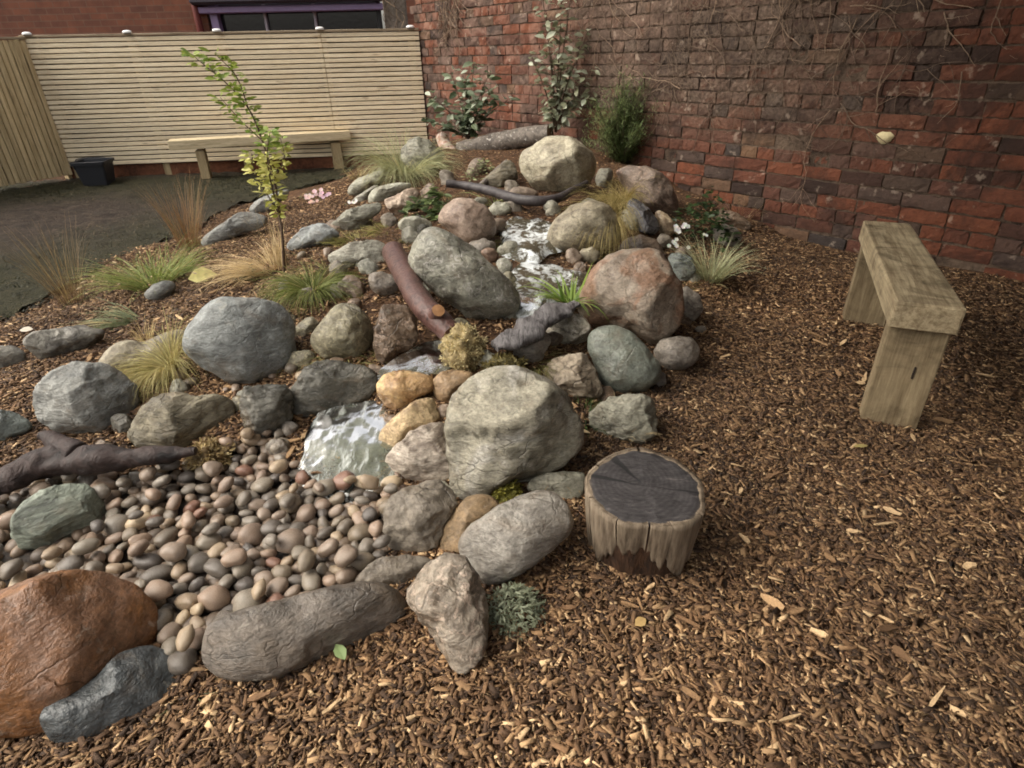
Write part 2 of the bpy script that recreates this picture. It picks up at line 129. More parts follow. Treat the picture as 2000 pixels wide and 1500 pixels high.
    ('boulder', 'purplegrey', 0.3, 0.75, 'long low purple-grey boulder edging the cobbles in front', (-0.451, 0.83, 0.038), -28.5, 47.5, (0.208, 0.159, 0.118, 0.092, 0.079, 0.072, 0.07, 0.07, 0.075, 0.085, 0.1, 0.129, 0.172, 0.176, 0.171, 0.146, 0.114, 0.097, 0.088, 0.08, 0.074, 0.072, 0.074, 0.08, 0.093, 0.119, 0.163, 0.217)),
    ('boulder', 'orange', 0.35, 0.7, 'great rusty-orange boulder in the near left corner', (-0.91, 0.757, 0.087), -50.2, 39.7, (0.179, 0.166, 0.156, 0.15, 0.144, 0.14, 0.136, 0.139, 0.15, 0.161, 0.148, 0.14, 0.134, 0.135, 0.143, 0.145, 0.143, 0.144, 0.14, 0.139, 0.137, 0.136, 0.139, 0.143, 0.155, 0.172, 0.184, 0.187)),
    ('rock', 'slate', 0.28, 0.75, 'dark blue slate rock leaning against the rusty-orange boulder', (-0.765, 0.703, 0.019), -47.4, 45.3, (0.107, 0.101, 0.096, 0.086, 0.079, 0.072, 0.061, 0.054, 0.053, 0.058, 0.068, 0.096, 0.109, 0.106, 0.102, 0.093, 0.081, 0.069, 0.063, 0.06, 0.058, 0.059, 0.063, 0.071, 0.086, 0.106, 0.112, 0.112)),
    ('rock', 'greenslate', 0.6, 0.7, 'flat green-grey slate lying on the cobbles below the driftwood', (-1.163, 1.168, 0.067), -44.9, 31.3, (0.097, 0.095, 0.096, 0.085, 0.079, 0.073, 0.07, 0.07, 0.07, 0.074, 0.078, 0.081, 0.084, 0.088, 0.09, 0.093, 0.095, 0.084, 0.075, 0.07, 0.067, 0.066, 0.07, 0.071, 0.077, 0.087, 0.104, 0.1)),
    ('rock', 'speckle', 0.3, 0.7, 'pale speckled rock behind the rusty-orange boulder', (-1.018, 1.012, 0.02), -45.2, 36.2, (0.049, 0.043, 0.038, 0.035, 0.033, 0.034, 0.036, 0.037, 0.039, 0.043, 0.052, 0.062, 0.071, 0.065, 0.049, 0.039, 0.032, 0.029, 0.028, 0.028, 0.029, 0.033, 0.04, 0.049, 0.058, 0.076, 0.071, 0.06)),
]
TERRAIN = [(-0.015, 0.587, 0.0), (0.454, 0.649, 0.0), (0.823, 0.641, 0.0), (0.8, 1.193, 0.0), (1.345, 1.398, 0.0), (0.734, 1.853, 0.02), (1.192, 2.563, 0.02), (1.378, 3.448, 0.05), (1.868, 3.372, 0.0), (-0.645, 0.601, 0.0), (-0.395, 0.669, 0.0), (-0.112, 0.713, 0.0), (0.148, 0.82, 0.0), (0.523, 1.415, 0.01), (1.597, 2.054, 0.0), (-1.118, 1.052, 0.02), (-0.825, 1.225, 0.02), (-0.497, 1.034, 0.02), (-0.477, 1.202, 0.03), (-1.01, 1.326, 0.03), (-0.432, 1.306, 0.03), (-1.355, 1.243, 0.02), (-0.621, 0.889, 0.02), (-0.936, 0.849, 0.0), (-0.536, 1.452, 0.05), (-0.507, 1.544, 0.08), (-0.812, 1.615, 0.1), (-1.144, 1.629, 0.1), (-0.367, 1.705, 0.15), (-1.437, 1.555, 0.06), (-1.667, 2.059, 0.08), (-1.031, 2.13, 0.14), (-0.556, 1.992, 0.19), (-0.068, 1.899, 0.2), (-0.158, 1.554, 0.12), (-0.006, 1.291, 0.03), (0.418, 1.659, 0.04), (0.472, 2.158, 0.09), (0.146, 2.521, 0.23), (0.323, 2.301, 0.19), (0.846, 2.814, 0.09), (-0.319, 2.455, 0.24), (-0.881, 2.476, 0.2), (-1.33, 2.44, 0.13), (-1.631, 2.35, 0.08), (-1.981, 2.202, 0.04), (0.132, 3.275, 0.27), (0.451, 3.363, 0.27), (0.951, 3.611, 0.17), (0.926, 3.962, 0.25), (-0.262, 3.312, 0.27), (-0.625, 2.946, 0.24), (-1.093, 3.193, 0.18), (-1.616, 3.409, 0.1), (-2.152, 3.547, 0.04), (0.318, 3.859, 0.3), (0.035, 4.504, 0.34), (-0.04, 5.052, 0.37), (0.411, 5.64, 0.44), (-0.515, 5.345, 0.38), (-0.9, 4.726, 0.25), (-0.689, 4.962, 0.32), (-1.12, 4.589, 0.15), (-1.654, 4.533, 0.08), (0.826, 4.491, 0.36), (1.256, 4.174, 0.2), (1.487, 4.073, 0.08), (-3.962, 5.307, 0.0), (-3.193, 5.54, 0.0), (-1.939, 5.992, 0.0), (-2.578, 2.842, 0.0), (-2.979, 4.097, 0.0), (-1.802, 6.661, 0.02), (-3.18, 6.558, 0.0), (-2.408, 2.976, 0.0), (-2.383, 4.178, 0.0), (-4.323, 3.843, 0.0), (-2.39, 1.846, 0.0), (2.547, 2.006, 0.0), (1.584, 1.167, 0.0), (-2.34, 5.142, 0.0), (-1.04, 6.431, 0.2), (-1.446, 6.559, 0.08), (9.0, 3.0, 0.0), (14.0, 3.0, 0.0), (8.457, 6.078, 0.0), (13.156, 7.788, 0.0), (6.894, 8.785, 0.0), (10.725, 11.999, 0.0), (4.5, 10.794, 0.0), (7.0, 15.124, 0.0), (1.563, 11.863, 0.0), (2.431, 16.787, 0.0), (-1.563, 11.863, 0.0), (-2.431, 16.787, 0.0), (-4.5, 10.794, 0.0), (-7.0, 15.124, 0.0), (-6.894, 8.785, 0.0), (-10.725, 11.999, 0.0), (-8.457, 6.078, 0.0), (-13.156, 7.788, 0.0), (-9.0, 3.0, 0.0), (-14.0, 3.0, 0.0), (-8.457, -0.078, 0.0), (-13.156, -1.788, 0.0), (-6.894, -2.785, 0.0), (-10.725, -5.999, 0.0), (-4.5, -4.794, 0.0), (-7.0, -9.124, 0.0), (-1.563, -5.863, 0.0), (-2.431, -10.787, 0.0), (1.563, -5.863, 0.0), (2.431, -10.787, 0.0), (4.5, -4.794, 0.0), (7.0, -9.124, 0.0), (6.894, -2.785, 0.0), (10.725, -5.999, 0.0), (8.457, -0.078, 0.0), (13.156, -1.788, 0.0), (-3.0, 0.2, 0.0), (-3.0, -1.0, 0.0), (-2.0, 0.2, 0.0), (-2.0, -1.0, 0.0), (-1.0, 0.2, 0.0), (-1.0, -1.0, 0.0), (0.0, 0.2, 0.0), (0.0, -1.0, 0.0), (1.0, 0.2, 0.0), (1.0, -1.0, 0.0), (2.0, 0.2, 0.0), (2.0, -1.0, 0.0), (3.0, 0.2, 0.0), (3.0, -1.0, 0.0), (-0.45, 6.3, 0.34), (-0.1, 5.9, 0.42), (0.2, 5.5, 0.45), (0.45, 5.2, 0.43), (0.7, 4.9, 0.38), (-0.8, 6.4, 0.22), (-1.3, 6.5, 0.06), (1.0, 4.55, 0.28), (1.25, 4.25, 0.18), (1.5, 3.95, 0.07), (1.75, 3.6, 0.01), (0.1, 6.2, 0.4), (0.6, 5.5, 0.4), (1.1, 5.0, 0.3), (-1.8, 6.2, 0.0), (-2.2, 5.2, 0.0)]
FILLERS = [((-0.733, 1.859, 0.147), 0.052, 'tan'), ((-0.628, 2.227, 0.191), 0.042, 'brown'), ((-0.321, 1.757, 0.149), 0.032, 'darkgrey'), ((-0.456, 1.772, 0.145), 0.03, 'brown2'), ((-0.08, 1.764, 0.176), 0.045, 'pale'), ((0.071, 1.799, 0.175), 0.038, 'browngrey2'), ((0.141, 1.926, 0.171), 0.042, 'brown2'), ((0.232, 1.815, 0.101), 0.052, 'flatgrey'), ((0.514, 1.825, 0.051), 0.037, 'greypink'), ((0.312, 1.715, 0.056), 0.04, 'brown'), ((-0.188, 1.253, 0.05), 0.028, 'pale'), ((-0.594, 1.637, 0.091), 0.024, 'browngrey2'), ((-0.876, 1.703, 0.105), 0.029, 'grey'), ((-1.193, 1.543, 0.097), 0.041, 'darkgrey'), ((-0.687, 1.518, 0.08), 0.032, 'greypink'), ((-0.69, 1.44, 0.069), 0.035, 'browngrey2'), ((-1.213, 1.46, 0.071), 0.031, 'brown2'), ((-0.838, 2.356, 0.201), 0.043, 'browngrey2'), ((-0.638, 2.627, 0.224), 0.054, 'grey'), ((-0.75, 2.711, 0.225), 0.049, 'tan'), ((-0.502, 3.02, 0.255), 0.061, 'flatgrey'), ((-0.362, 2.931, 0.251), 0.052, 'grey'), ((-0.051, 2.357, 0.222), 0.037, 'flatgrey'), ((-0.13, 2.837, 0.245), 0.065, 'greypink'), ((-0.005, 2.818, 0.24), 0.054, 'flatgrey'), ((-0.051, 3.455, 0.285), 0.068, 'pale'), ((0.25, 3.438, 0.284), 0.059, 'flatgrey'), ((0.281, 2.918, 0.239), 0.059, 'flatgrey'), ((0.306, 2.715, 0.224), 0.052, 'brown2'), ((0.358, 2.923, 0.23), 0.067, 'brown2'), ((0.041, 3.539, 0.284), 0.057, 'browngrey2'), ((-0.418, 4.312, 0.311), 0.073, 'browngrey2'), ((-0.184, 3.62, 0.282), 0.062, 'flatgrey'), ((0.474, 3.496, 0.283), 0.06, 'flatgrey'), ((-0.172, 1.976, 0.199), 0.048, 'tan'), ((0.7, 2.238, 0.105), 0.042, 'brown'), ((-0.673, 3.404, 0.243), 0.059, 'browngrey2'), ((-0.467, 3.169, 0.268), 0.063, 'darkgrey'), ((0.822, 3.152, 0.162), 0.056, 'browngrey2'), ((0.006, 2.122, 0.193), 0.04, 'flatgrey'), ((0.272, 2.38, 0.201), 0.041, 'browngrey2'), ((-0.023, 2.564, 0.236), 0.046, 'grey'), ((-0.001, 2.413, 0.229), 0.041, 'tan'), ((-0.068, 3.117, 0.279), 0.058, 'brown2'), ((0.316, 2.524, 0.218), 0.046, 'brown'), ((-0.984, 3.2, 0.195), 0.056, 'grey'), ((-0.964, 2.453, 0.204), 0.039, 'flatgrey'), ((-0.726, 2.381, 0.202), 0.038, 'flatgrey'), ((0.158, 2.036, 0.166), 0.039, 'tan'), ((-0.171, 1.792, 0.17), 0.03, 'greypink'), ((-0.584, 1.8, 0.145), 0.041, 'brown'), ((-0.771, 2.068, 0.173), 0.051, 'tan'), ((-0.47, 1.973, 0.19), 0.038, 'brown2'), ((-0.665, 2.4, 0.212), 0.063, 'brown'), ((-0.782, 2.614, 0.213), 0.054, 'greypink'), ((-0.894, 2.204, 0.162), 0.047, 'tan'), ((-0.715, 1.689, 0.103), 0.034, 'brown'), ((-0.869, 1.631, 0.104), 0.033, 'tan'), ((-1.116, 1.737, 0.105), 0.04, 'pale'), ((-1.261, 2.014, 0.127), 0.044, 'brown'), ((-1.288, 1.731, 0.094), 0.035, 'flatgrey'), ((-0.326, 2.312, 0.239), 0.042, 'pale'), ((-0.697, 2.727, 0.235), 0.056, 'pale'), ((-0.312, 3.22, 0.285), 0.064, 'flatgrey'), ((-0.506, 3.97, 0.27), 0.077, 'brown2'), ((-0.897, 3.576, 0.209), 0.08, 'tan'), ((-1.011, 3.476, 0.194), 0.061, 'brown2'), ((0.431, 1.927, 0.086), 0.038, 'brown'), ((0.241, 1.732, 0.074), 0.035, 'grey'), ((0.6, 2.0, 0.068), 0.034, 'brown2'), ((0.237, 2.062, 0.151), 0.051, 'darkgrey'), ((-0.034, 2.22, 0.201), 0.041, 'grey'), ((0.42, 2.874, 0.203), 0.059, 'brown'), ((0.661, 3.245, 0.257), 0.065, 'grey'), ((0.902, 3.032, 0.117), 0.062, 'brown2'), ((0.881, 2.754, 0.102), 0.05, 'pale'), ((-0.219, 4.393, 0.353), 0.084, 'brown2'), ((0.657, 4.183, 0.303), 0.081, 'flatgrey'), ((0.027, 3.869, 0.311), 0.075, 'browngrey2')]


TER = np.array(TERRAIN)
POOLS = [((0.114, 3.082, 0.270)[0], (0.114, 3.082, 0.270)[1], .17, .34, .05), ((0.145, 2.423, 0.240)[0], (0.145, 2.423, 0.240)[1], .17, .24, .05)]

def H(x, y):
    """height of the ground at x, y (arrays or scalars)"""
    x = np.asarray(x, float); y = np.asarray(y, float)
    shp = np.broadcast(x, y).shape
    x = np.broadcast_to(x, shp).ravel(); y = np.broadcast_to(y, shp).ravel()
    out = np.empty(len(x))
    for i in range(0, len(x), 40000):
        a, b = x[i:i + 40000, None], y[i:i + 40000, None]
        w = 1.0 / ((a - TER[:, 0]) ** 2 + (b - TER[:, 1]) ** 2 + .02) ** 2
        out[i:i + 40000] = (w * TER[:, 2]).sum(1) / w.sum(1)
    for (cx, cy, rx, ry, dp) in POOLS:                     # hollows that hold the water
        q = ((x - cx) / rx) ** 2 + ((y - cy) / ry) ** 2
        out -= dp * np.exp(-q ** 2)
    return out.reshape(shp) if shp else float(out[0])

def inside(x, y, poly):
    x = np.asarray(x); y = np.asarray(y)
    r = np.zeros(x.shape, bool)
    n = len(poly)
    for i in range(n):
        x1, y1 = poly[i][:2]; x2, y2 = poly[(i + 1) % n][:2]
        c = ((y1 > y) != (y2 > y)) & (x < (x2 - x1) * (y - y1) / ((y2 - y1) or 1e-9) + x1)
        r ^= c
    return r

def S(r, g, b):
    f = lambda v: ((v / 255 + .055) / 1.055) ** 2.4 if v > 10 else v / 255 / 12.92
    return (f(r), f(g), f(b), 1.0)

# ------------------------------------------------------------------ object helpers
def empty(name, loc=(0, 0, 0), rz=0.0):
    o = D.objects.new(name, None)
    o.empty_display_size = .1
    COL.objects.link(o)
    o.location = loc
    o.rotation_euler = (0, 0, rz)
    return o

def tag(o, label=None, cat=None, group=None, kind=None):
    if label: o["label"] = label
    if cat: o["category"] = cat
    if group: o["group"] = group
    if kind: o["kind"] = kind
    return o

def link(name, me, mat=None, parent=None, loc=None, rot=None):
    o = D.objects.new(name, me)
    COL.objects.link(o)
    if mat is not None and not me.materials: me.materials.append(mat)
    if parent: o.parent = parent
    if loc is not None: o.location = loc
    if rot is not None: o.rotation_euler = rot
    return o

def mesh(name, verts, faces, cols=None, smooth=False, mats=None, mat_idx=None):
    me = D.meshes.new(name)
    verts = np.asarray(verts, np.float32)
    if isinstance(faces, np.ndarray):
        k = faces.shape[1]
        me.vertices.add(len(verts)); me.vertices.foreach_set("co", verts.ravel())
        me.loops.add(faces.size); me.loops.foreach_set("vertex_index", faces.ravel().astype(np.int32))
        me.polygons.add(len(faces))
        me.polygons.foreach_set("loop_start", np.arange(0, faces.size, k, dtype=np.int32))
        me.update(calc_edges=True)
    else:
        me.from_pydata(verts.tolist(), [], faces)
        me.update()
    if cols is not None:
        a = me.color_attributes.new("Col", 'FLOAT_COLOR', 'POINT')
        c = np.asarray(cols, np.float32)
        if c.shape[1] == 3: c = np.c_[c, np.ones(len(c), np.float32)]
        a.data.foreach_set("color", c.ravel())
    if smooth:
        me.polygons.foreach_set("use_smooth", np.ones(len(me.polygons), bool))
    for m in (mats or []): me.materials.append(m)
    if mat_idx is not None:
        me.polygons.foreach_set("material_index", np.asarray(mat_idx, np.int32))
    return me

class Buf:
    """collects vertices, faces and colours of one mesh"""
    def __init__(s): s.v, s.f, s.c = [], [], []
    def add(s, vs_, fs, col):
        o = len(s.v)
        s.v += [tuple(q) for q in vs_]
        s.f += [tuple(i + o for i in f) for f in fs]
        if len(col) == len(vs_) and hasattr(col[0], '__len__'): s.c += [tuple(c[:3]) for c in col]
        else: s.c += [tuple(col[:3])] * len(vs_)
    def build(s, name, mat, parent=None, smooth=False, loc=(0, 0, 0)):
        v = np.array(s.v) - np.array(loc)
        me = mesh(name, v, s.f, s.c, smooth)
        return link(name, me, mat, parent, loc)

def box_mesh(name, sx, sy, sz, bevel=0.0, org=(0, 0, 0), segs=1, jitter=0.0, seed=0):
    """box of the given full size centred on org"""
    bm = bmesh.new()
    bmesh.ops.create_cube(bm, size=1.0)
    for v in bm.verts: v.co = Vector((v.co.x * sx + org[0], v.co.y * sy + org[1], v.co.z * sz + org[2]))
    if bevel: bmesh.ops.bevel(bm, geom=bm.edges[:], offset=bevel, segments=segs, affect='EDGES', profile=.6)
    if jitter:
        rr = random.Random(seed)
        for v in bm.verts: v.co += Vector((rr.uniform(-1, 1), rr.uniform(-1, 1), rr.uniform(-1, 1))) * jitter
    me = D.meshes.new(name); bm.to_mesh(me); bm.free()
    return me

def smooth_path(pts, k=6):
    """Catmull-Rom through points (any dimension)"""
    p = np.array(pts, float)
    p = np.vstack([2 * p[0] - p[1], p, 2 * p[-1] - p[-2]])
    out = []
    for i in range(1, len(p) - 2):
        for j in range(k):
            t = j / k
            a, b, c, d = p[i - 1], p[i], p[i + 1], p[i + 2]
            out.append(.5 * (2 * b + (c - a) * t + (2 * a - 5 * b + 4 * c - d) * t * t + (3 * b - a - 3 * c + d) * t ** 3))
    out.append(p[-2])
    return np.array(out)

def tube(path, rad, n=10, rough=0.0, seed=0, flat=1.0, freq=9.0, cap=True):
    """verts and faces of a tube with uneven skin"""
    path = np.asarray(path, float); rad = np.broadcast_to(np.asarray(rad, float), (len(path),))
    vs_, fs = [], []
    up = Vector((.13, .2, .97))
    for i, p in enumerate(path):
        t = Vector(path[min(i + 1, len(path) - 1)] - path[max(i - 1, 0)]).normalized()
        a = t.cross(up)
        if a.length < 1e-4: a = t.cross(Vector((1, 0, 0)))
        a.normalize(); b = a.cross(t).normalized()
        for k in range(n):
            an = 2 * math.pi * k / n
            dr = a * math.cos(an) + b * math.sin(an) * flat
            q = Vector(p) + dr * rad[i]
            if rough:
                q += dr * rad[i] * rough * (mnoise.noise(Vector((q.x, q.y, q.z)) * freq + Vector((seed * 3.1, 0, 0))) + .5 * mnoise.noise(q * freq * 2.7))
            vs_.append(q)
    m = len(path)
    for i in range(m - 1):
        for k in range(n):
            fs.append((i * n + k, i * n + (k + 1) % n, (i + 1) * n + (k + 1) % n, (i + 1) * n + k))
    if cap:
        fs.append(tuple(range(n - 1, -1, -1))); fs.append(tuple(range((m - 1) * n, m * n)))
    return vs_, fs

# ------------------------------------------------------------------ material helpers
class NT:
    def __init__(s, name):
        s.m = D.materials.new(name); s.m.use_nodes = True
        s.t = s.m.node_tree; s.b = s.t.nodes["Principled BSDF"]
        s.out = s.t.nodes["Material Output"]
    def n(s, typ, **kw):
        nd = s.t.nodes.new("ShaderNode" + typ)
        for k, v in kw.items():
            if k.startswith('i_'):
                key = k[2:]
                key = int(key) if key.isdigit() else key.replace('_', ' ')
                s.set(nd.inputs[key], v)
            else: setattr(nd, k, v)
        return nd
    def set(s, sock, v):
        if hasattr(v, 'links') or isinstance(v, bpy.types.NodeSocket): s.t.links.new(v, sock)
        else: sock.default_value = v
    def noise(s, vec, scale, detail=4, rough=.55, dist=0.0):
        nd = s.n("TexNoise", i_Scale=scale, i_Detail=detail, i_Roughness=rough, i_Distortion=dist)
        if vec is not None: s.set(nd.inputs["Vector"], vec)
        return nd.outputs["Fac"]
    def ramp(s, fac, stops, interp='LINEAR'):
        nd = s.n("ValToRGB"); s.set(nd.inputs[0], fac)
        cr = nd.color_ramp; cr.interpolation = interp
        while len(cr.elements) > 1: cr.elements.remove(cr.elements[-1])
        for i, (p, c) in enumerate(stops):
            e = cr.elements[0] if i == 0 else cr.elements.new(p)
            e.position = p; e.color = c if len(c) == 4 else (*c, 1)
        return nd.outputs[0]
    def mix(s, fac, a, b, mode='MIX'):
        nd = s.n("Mix", data_type='RGBA', blend_type=mode)
        s.set(nd.inputs[0], fac); s.set(nd.inputs[6], a); s.set(nd.inputs[7], b)
        return nd.outputs[2]
    def math(s, op, a, b=0.0):
        nd = s.n("Math", operation=op); s.set(nd.inputs[0], a); s.set(nd.inputs[1], b)
        return nd.outputs[0]
    def mapping(s, vec, scale=(1, 1, 1), rot=(0, 0, 0), loc=(0, 0, 0)):
        nd = s.n("Mapping"); s.set(nd.inputs[0], vec)
        nd.inputs["Scale"].default_value = scale; nd.inputs["Rotation"].default_value = rot; nd.inputs["Location"].default_value = loc
        return nd.outputs[0]
    def bump(s, h, strength=.5, dist=.01, prev=None):
        nd = s.n("Bump"); s.set(nd.inputs["Height"], h)
        nd.inputs["Strength"].default_value = strength; nd.inputs["Distance"].default_value = dist
        if prev is not None: s.set(nd.inputs["Normal"], prev)
        return nd.outputs[0]
    def fin(s, col=None, rough=None, normal=None, **kw):
        if col is not None: s.set(s.b.inputs["Base Color"], col)
        if rough is not None: s.set(s.b.inputs["Roughness"], rough)
        if normal is not None: s.set(s.b.inputs["Normal"], normal)
        for k, v in kw.items(): s.set(s.b.inputs[k.replace('_', ' ')], v)
        return s.m

WHITE, BLACK = (1, 1, 1, 1), (0, 0, 0, 1)

def attr_mat(name, rough=.6, bump=0.0, bscale=60, sss=False, var=.25):
    t = NT(name)
    a = t.n("Attribute", attribute_name="Col").outputs["Color"]
    co = t.n("TexCoord").outputs["Object"]
    nz = t.noise(co, bscale, 4)
    col = t.mix(1.0, a, t.ramp(nz, [(.25, (1 - var,) * 3), (.75, (1 + var,) * 3)]), 'MULTIPLY')
    nrm = t.bump(nz, bump, .004) if bump else None
    m = t.fin(col, rough, nrm)
    if sss:
        t.b.inputs["Specular IOR Level"].default_value = .35
        tr = t.n("BsdfTranslucent"); t.set(tr.inputs[0], col)
        mx = t.n("MixShader"); mx.inputs[0].default_value = .3
        t.t.links.new(t.b.outputs[0], mx.inputs[1]); t.t.links.new(tr.outputs[0], mx.inputs[2])
        t.t.links.new(mx.outputs[0], t.out.inputs[0])
    return m

def rock_mat(name, c1, c2, c3=None, band=0.0, pits=.4, rough=.62, spots=0.0, c4=None, brot=(.5, .3, .2), crack=.4):
    """weathered stone: two main colours in cloudy patches, optional strata, dark pits and pale flecks"""
    t = NT(name)
    oi = t.n("ObjectInfo")
    tc = t.n("TexCoord").outputs["Object"]
    off = t.n("VectorMath", operation='MULTIPLY_ADD')
    t.set(off.inputs[0], oi.outputs["Random"]); off.inputs[1].default_value = (37, 17, 53); t.set(off.inputs[2], tc)
    vec = off.outputs[0]
    st = t.mapping(vec, (1, 1, 1.5 + 3 * band), brot)
    big = t.noise(vec, 7, 4, .6, .6)
    mid = t.noise(st, 16, 5, .65, .5)
    fine = t.noise(vec, 120, 3, .7)
    f = t.math('ADD', t.math('MULTIPLY', big, .5), t.math('MULTIPLY', mid, .5))
    col = t.ramp(f, [(.38, c2), (.47, tuple(.5 * (a + b) for a, b in zip(c1, c2))), (.56, c1)])
    if c3:
        col = t.mix(t.ramp(t.noise(vec, 5, 4, .6, 1.2), [(.5, BLACK), (.62, WHITE)]), col, c3)
    # grain
    col = t.mix(1.0, col, t.ramp(fine, [(.3, (.72, .72, .72)), (.7, (1.25, 1.25, 1.25))]), 'MULTIPLY')
    g2 = t.noise(st, 55, 4, .7, .3)
    col = t.mix(.85, col, t.ramp(g2, [(.34, (.62, .6, .58)), (.5, (1, 1, 1)), (.68, (1.2, 1.2, 1.2))]), 'MULTIPLY')
    pit = t.ramp(t.noise(st, 34, 4, .75, .8), [(.30 + .02 * pits, WHITE), (.36 + .06 * pits, BLACK)])
    col = t.mix(t.math('MULTIPLY', pit, .55 * min(1, pits * 1.4)), col, tuple(.35 * v for v in c2[:3]) + (1,))
    # fractures: thin dark lines following warped cells, only in places
    wv = t.n("VectorMath", operation='ADD'); t.set(wv.inputs[0], st)
    wn_ = t.n("TexNoise", i_Scale=9.0, i_Detail=4.0); t.set(wn_.inputs["Vector"], vec)
    ws = t.n("VectorMath", operation='SCALE'); t.set(ws.inputs[0], wn_.outputs["Color"]); ws.inputs["Scale"].default_value = .16
    t.set(wv.inputs[1], ws.outputs[0])
    vor = t.n("TexVoronoi", feature='DISTANCE_TO_EDGE', i_Scale=7.0 + 5 * band); t.set(vor.inputs["Vector"], wv.outputs[0])
    ck = t.ramp(vor.outputs["Distance"], [(.0, WHITE), (.035, BLACK)])
    ck = t.math('MULTIPLY', ck, t.ramp(t.noise(vec, 4.5, 3, .6), [(.46, BLACK), (.6, WHITE)]))
    ck = t.math('MULTIPLY', ck, min(1.0, .35 + crack))
    col = t.mix(t.math('MULTIPLY', ck, .75), col, tuple(.3 * v for v in c2[:3]) + (1,))
    # earthy stains and pale lichen blotches
    sn = t.ramp(t.noise(vec, 9, 5, .7, 1.0), [(.52, BLACK), (.68, WHITE)])
    col = t.mix(t.math('MULTIPLY', sn, .35), col, S(104, 86, 64))
    li = t.ramp(t.noise(vec, 17, 5, .75, .6), [(.6, BLACK), (.68, WHITE)])
    col = t.mix(t.math('MULTIPLY', li, .3), col, S(186, 180, 166))
    if spots:
        sp = t.ramp(t.noise(vec, 28, 4, .8, 1.5), [(.58 - .06 * spots, BLACK), (.64 - .06 * spots, WHITE)])
        col = t.mix(t.math('MULTIPLY', sp, .8), col, c4 or tuple(min(1, v * 1.7) for v in c1[:3]) + (1,))
    h1 = t.math('ADD', t.math('MULTIPLY', mid, 1.0), t.math('MULTIPLY', g2, .5))
    h2 = t.math('SUBTRACT', h1, t.math('MULTIPLY', pit, .35 * pits))
    h2 = t.math('SUBTRACT', h2, t.math('MULTIPLY', ck, .5))
    nrm = t.bump(h2, .52, .02)
    nrm = t.bump(fine, .35, .004, nrm)
    rg = t.ramp(big, [(.38, (rough - .28,) * 3), (.62, (rough + .04,) * 3)])
    return t.fin(col, rg, nrm, Specular_IOR_Level=.45)

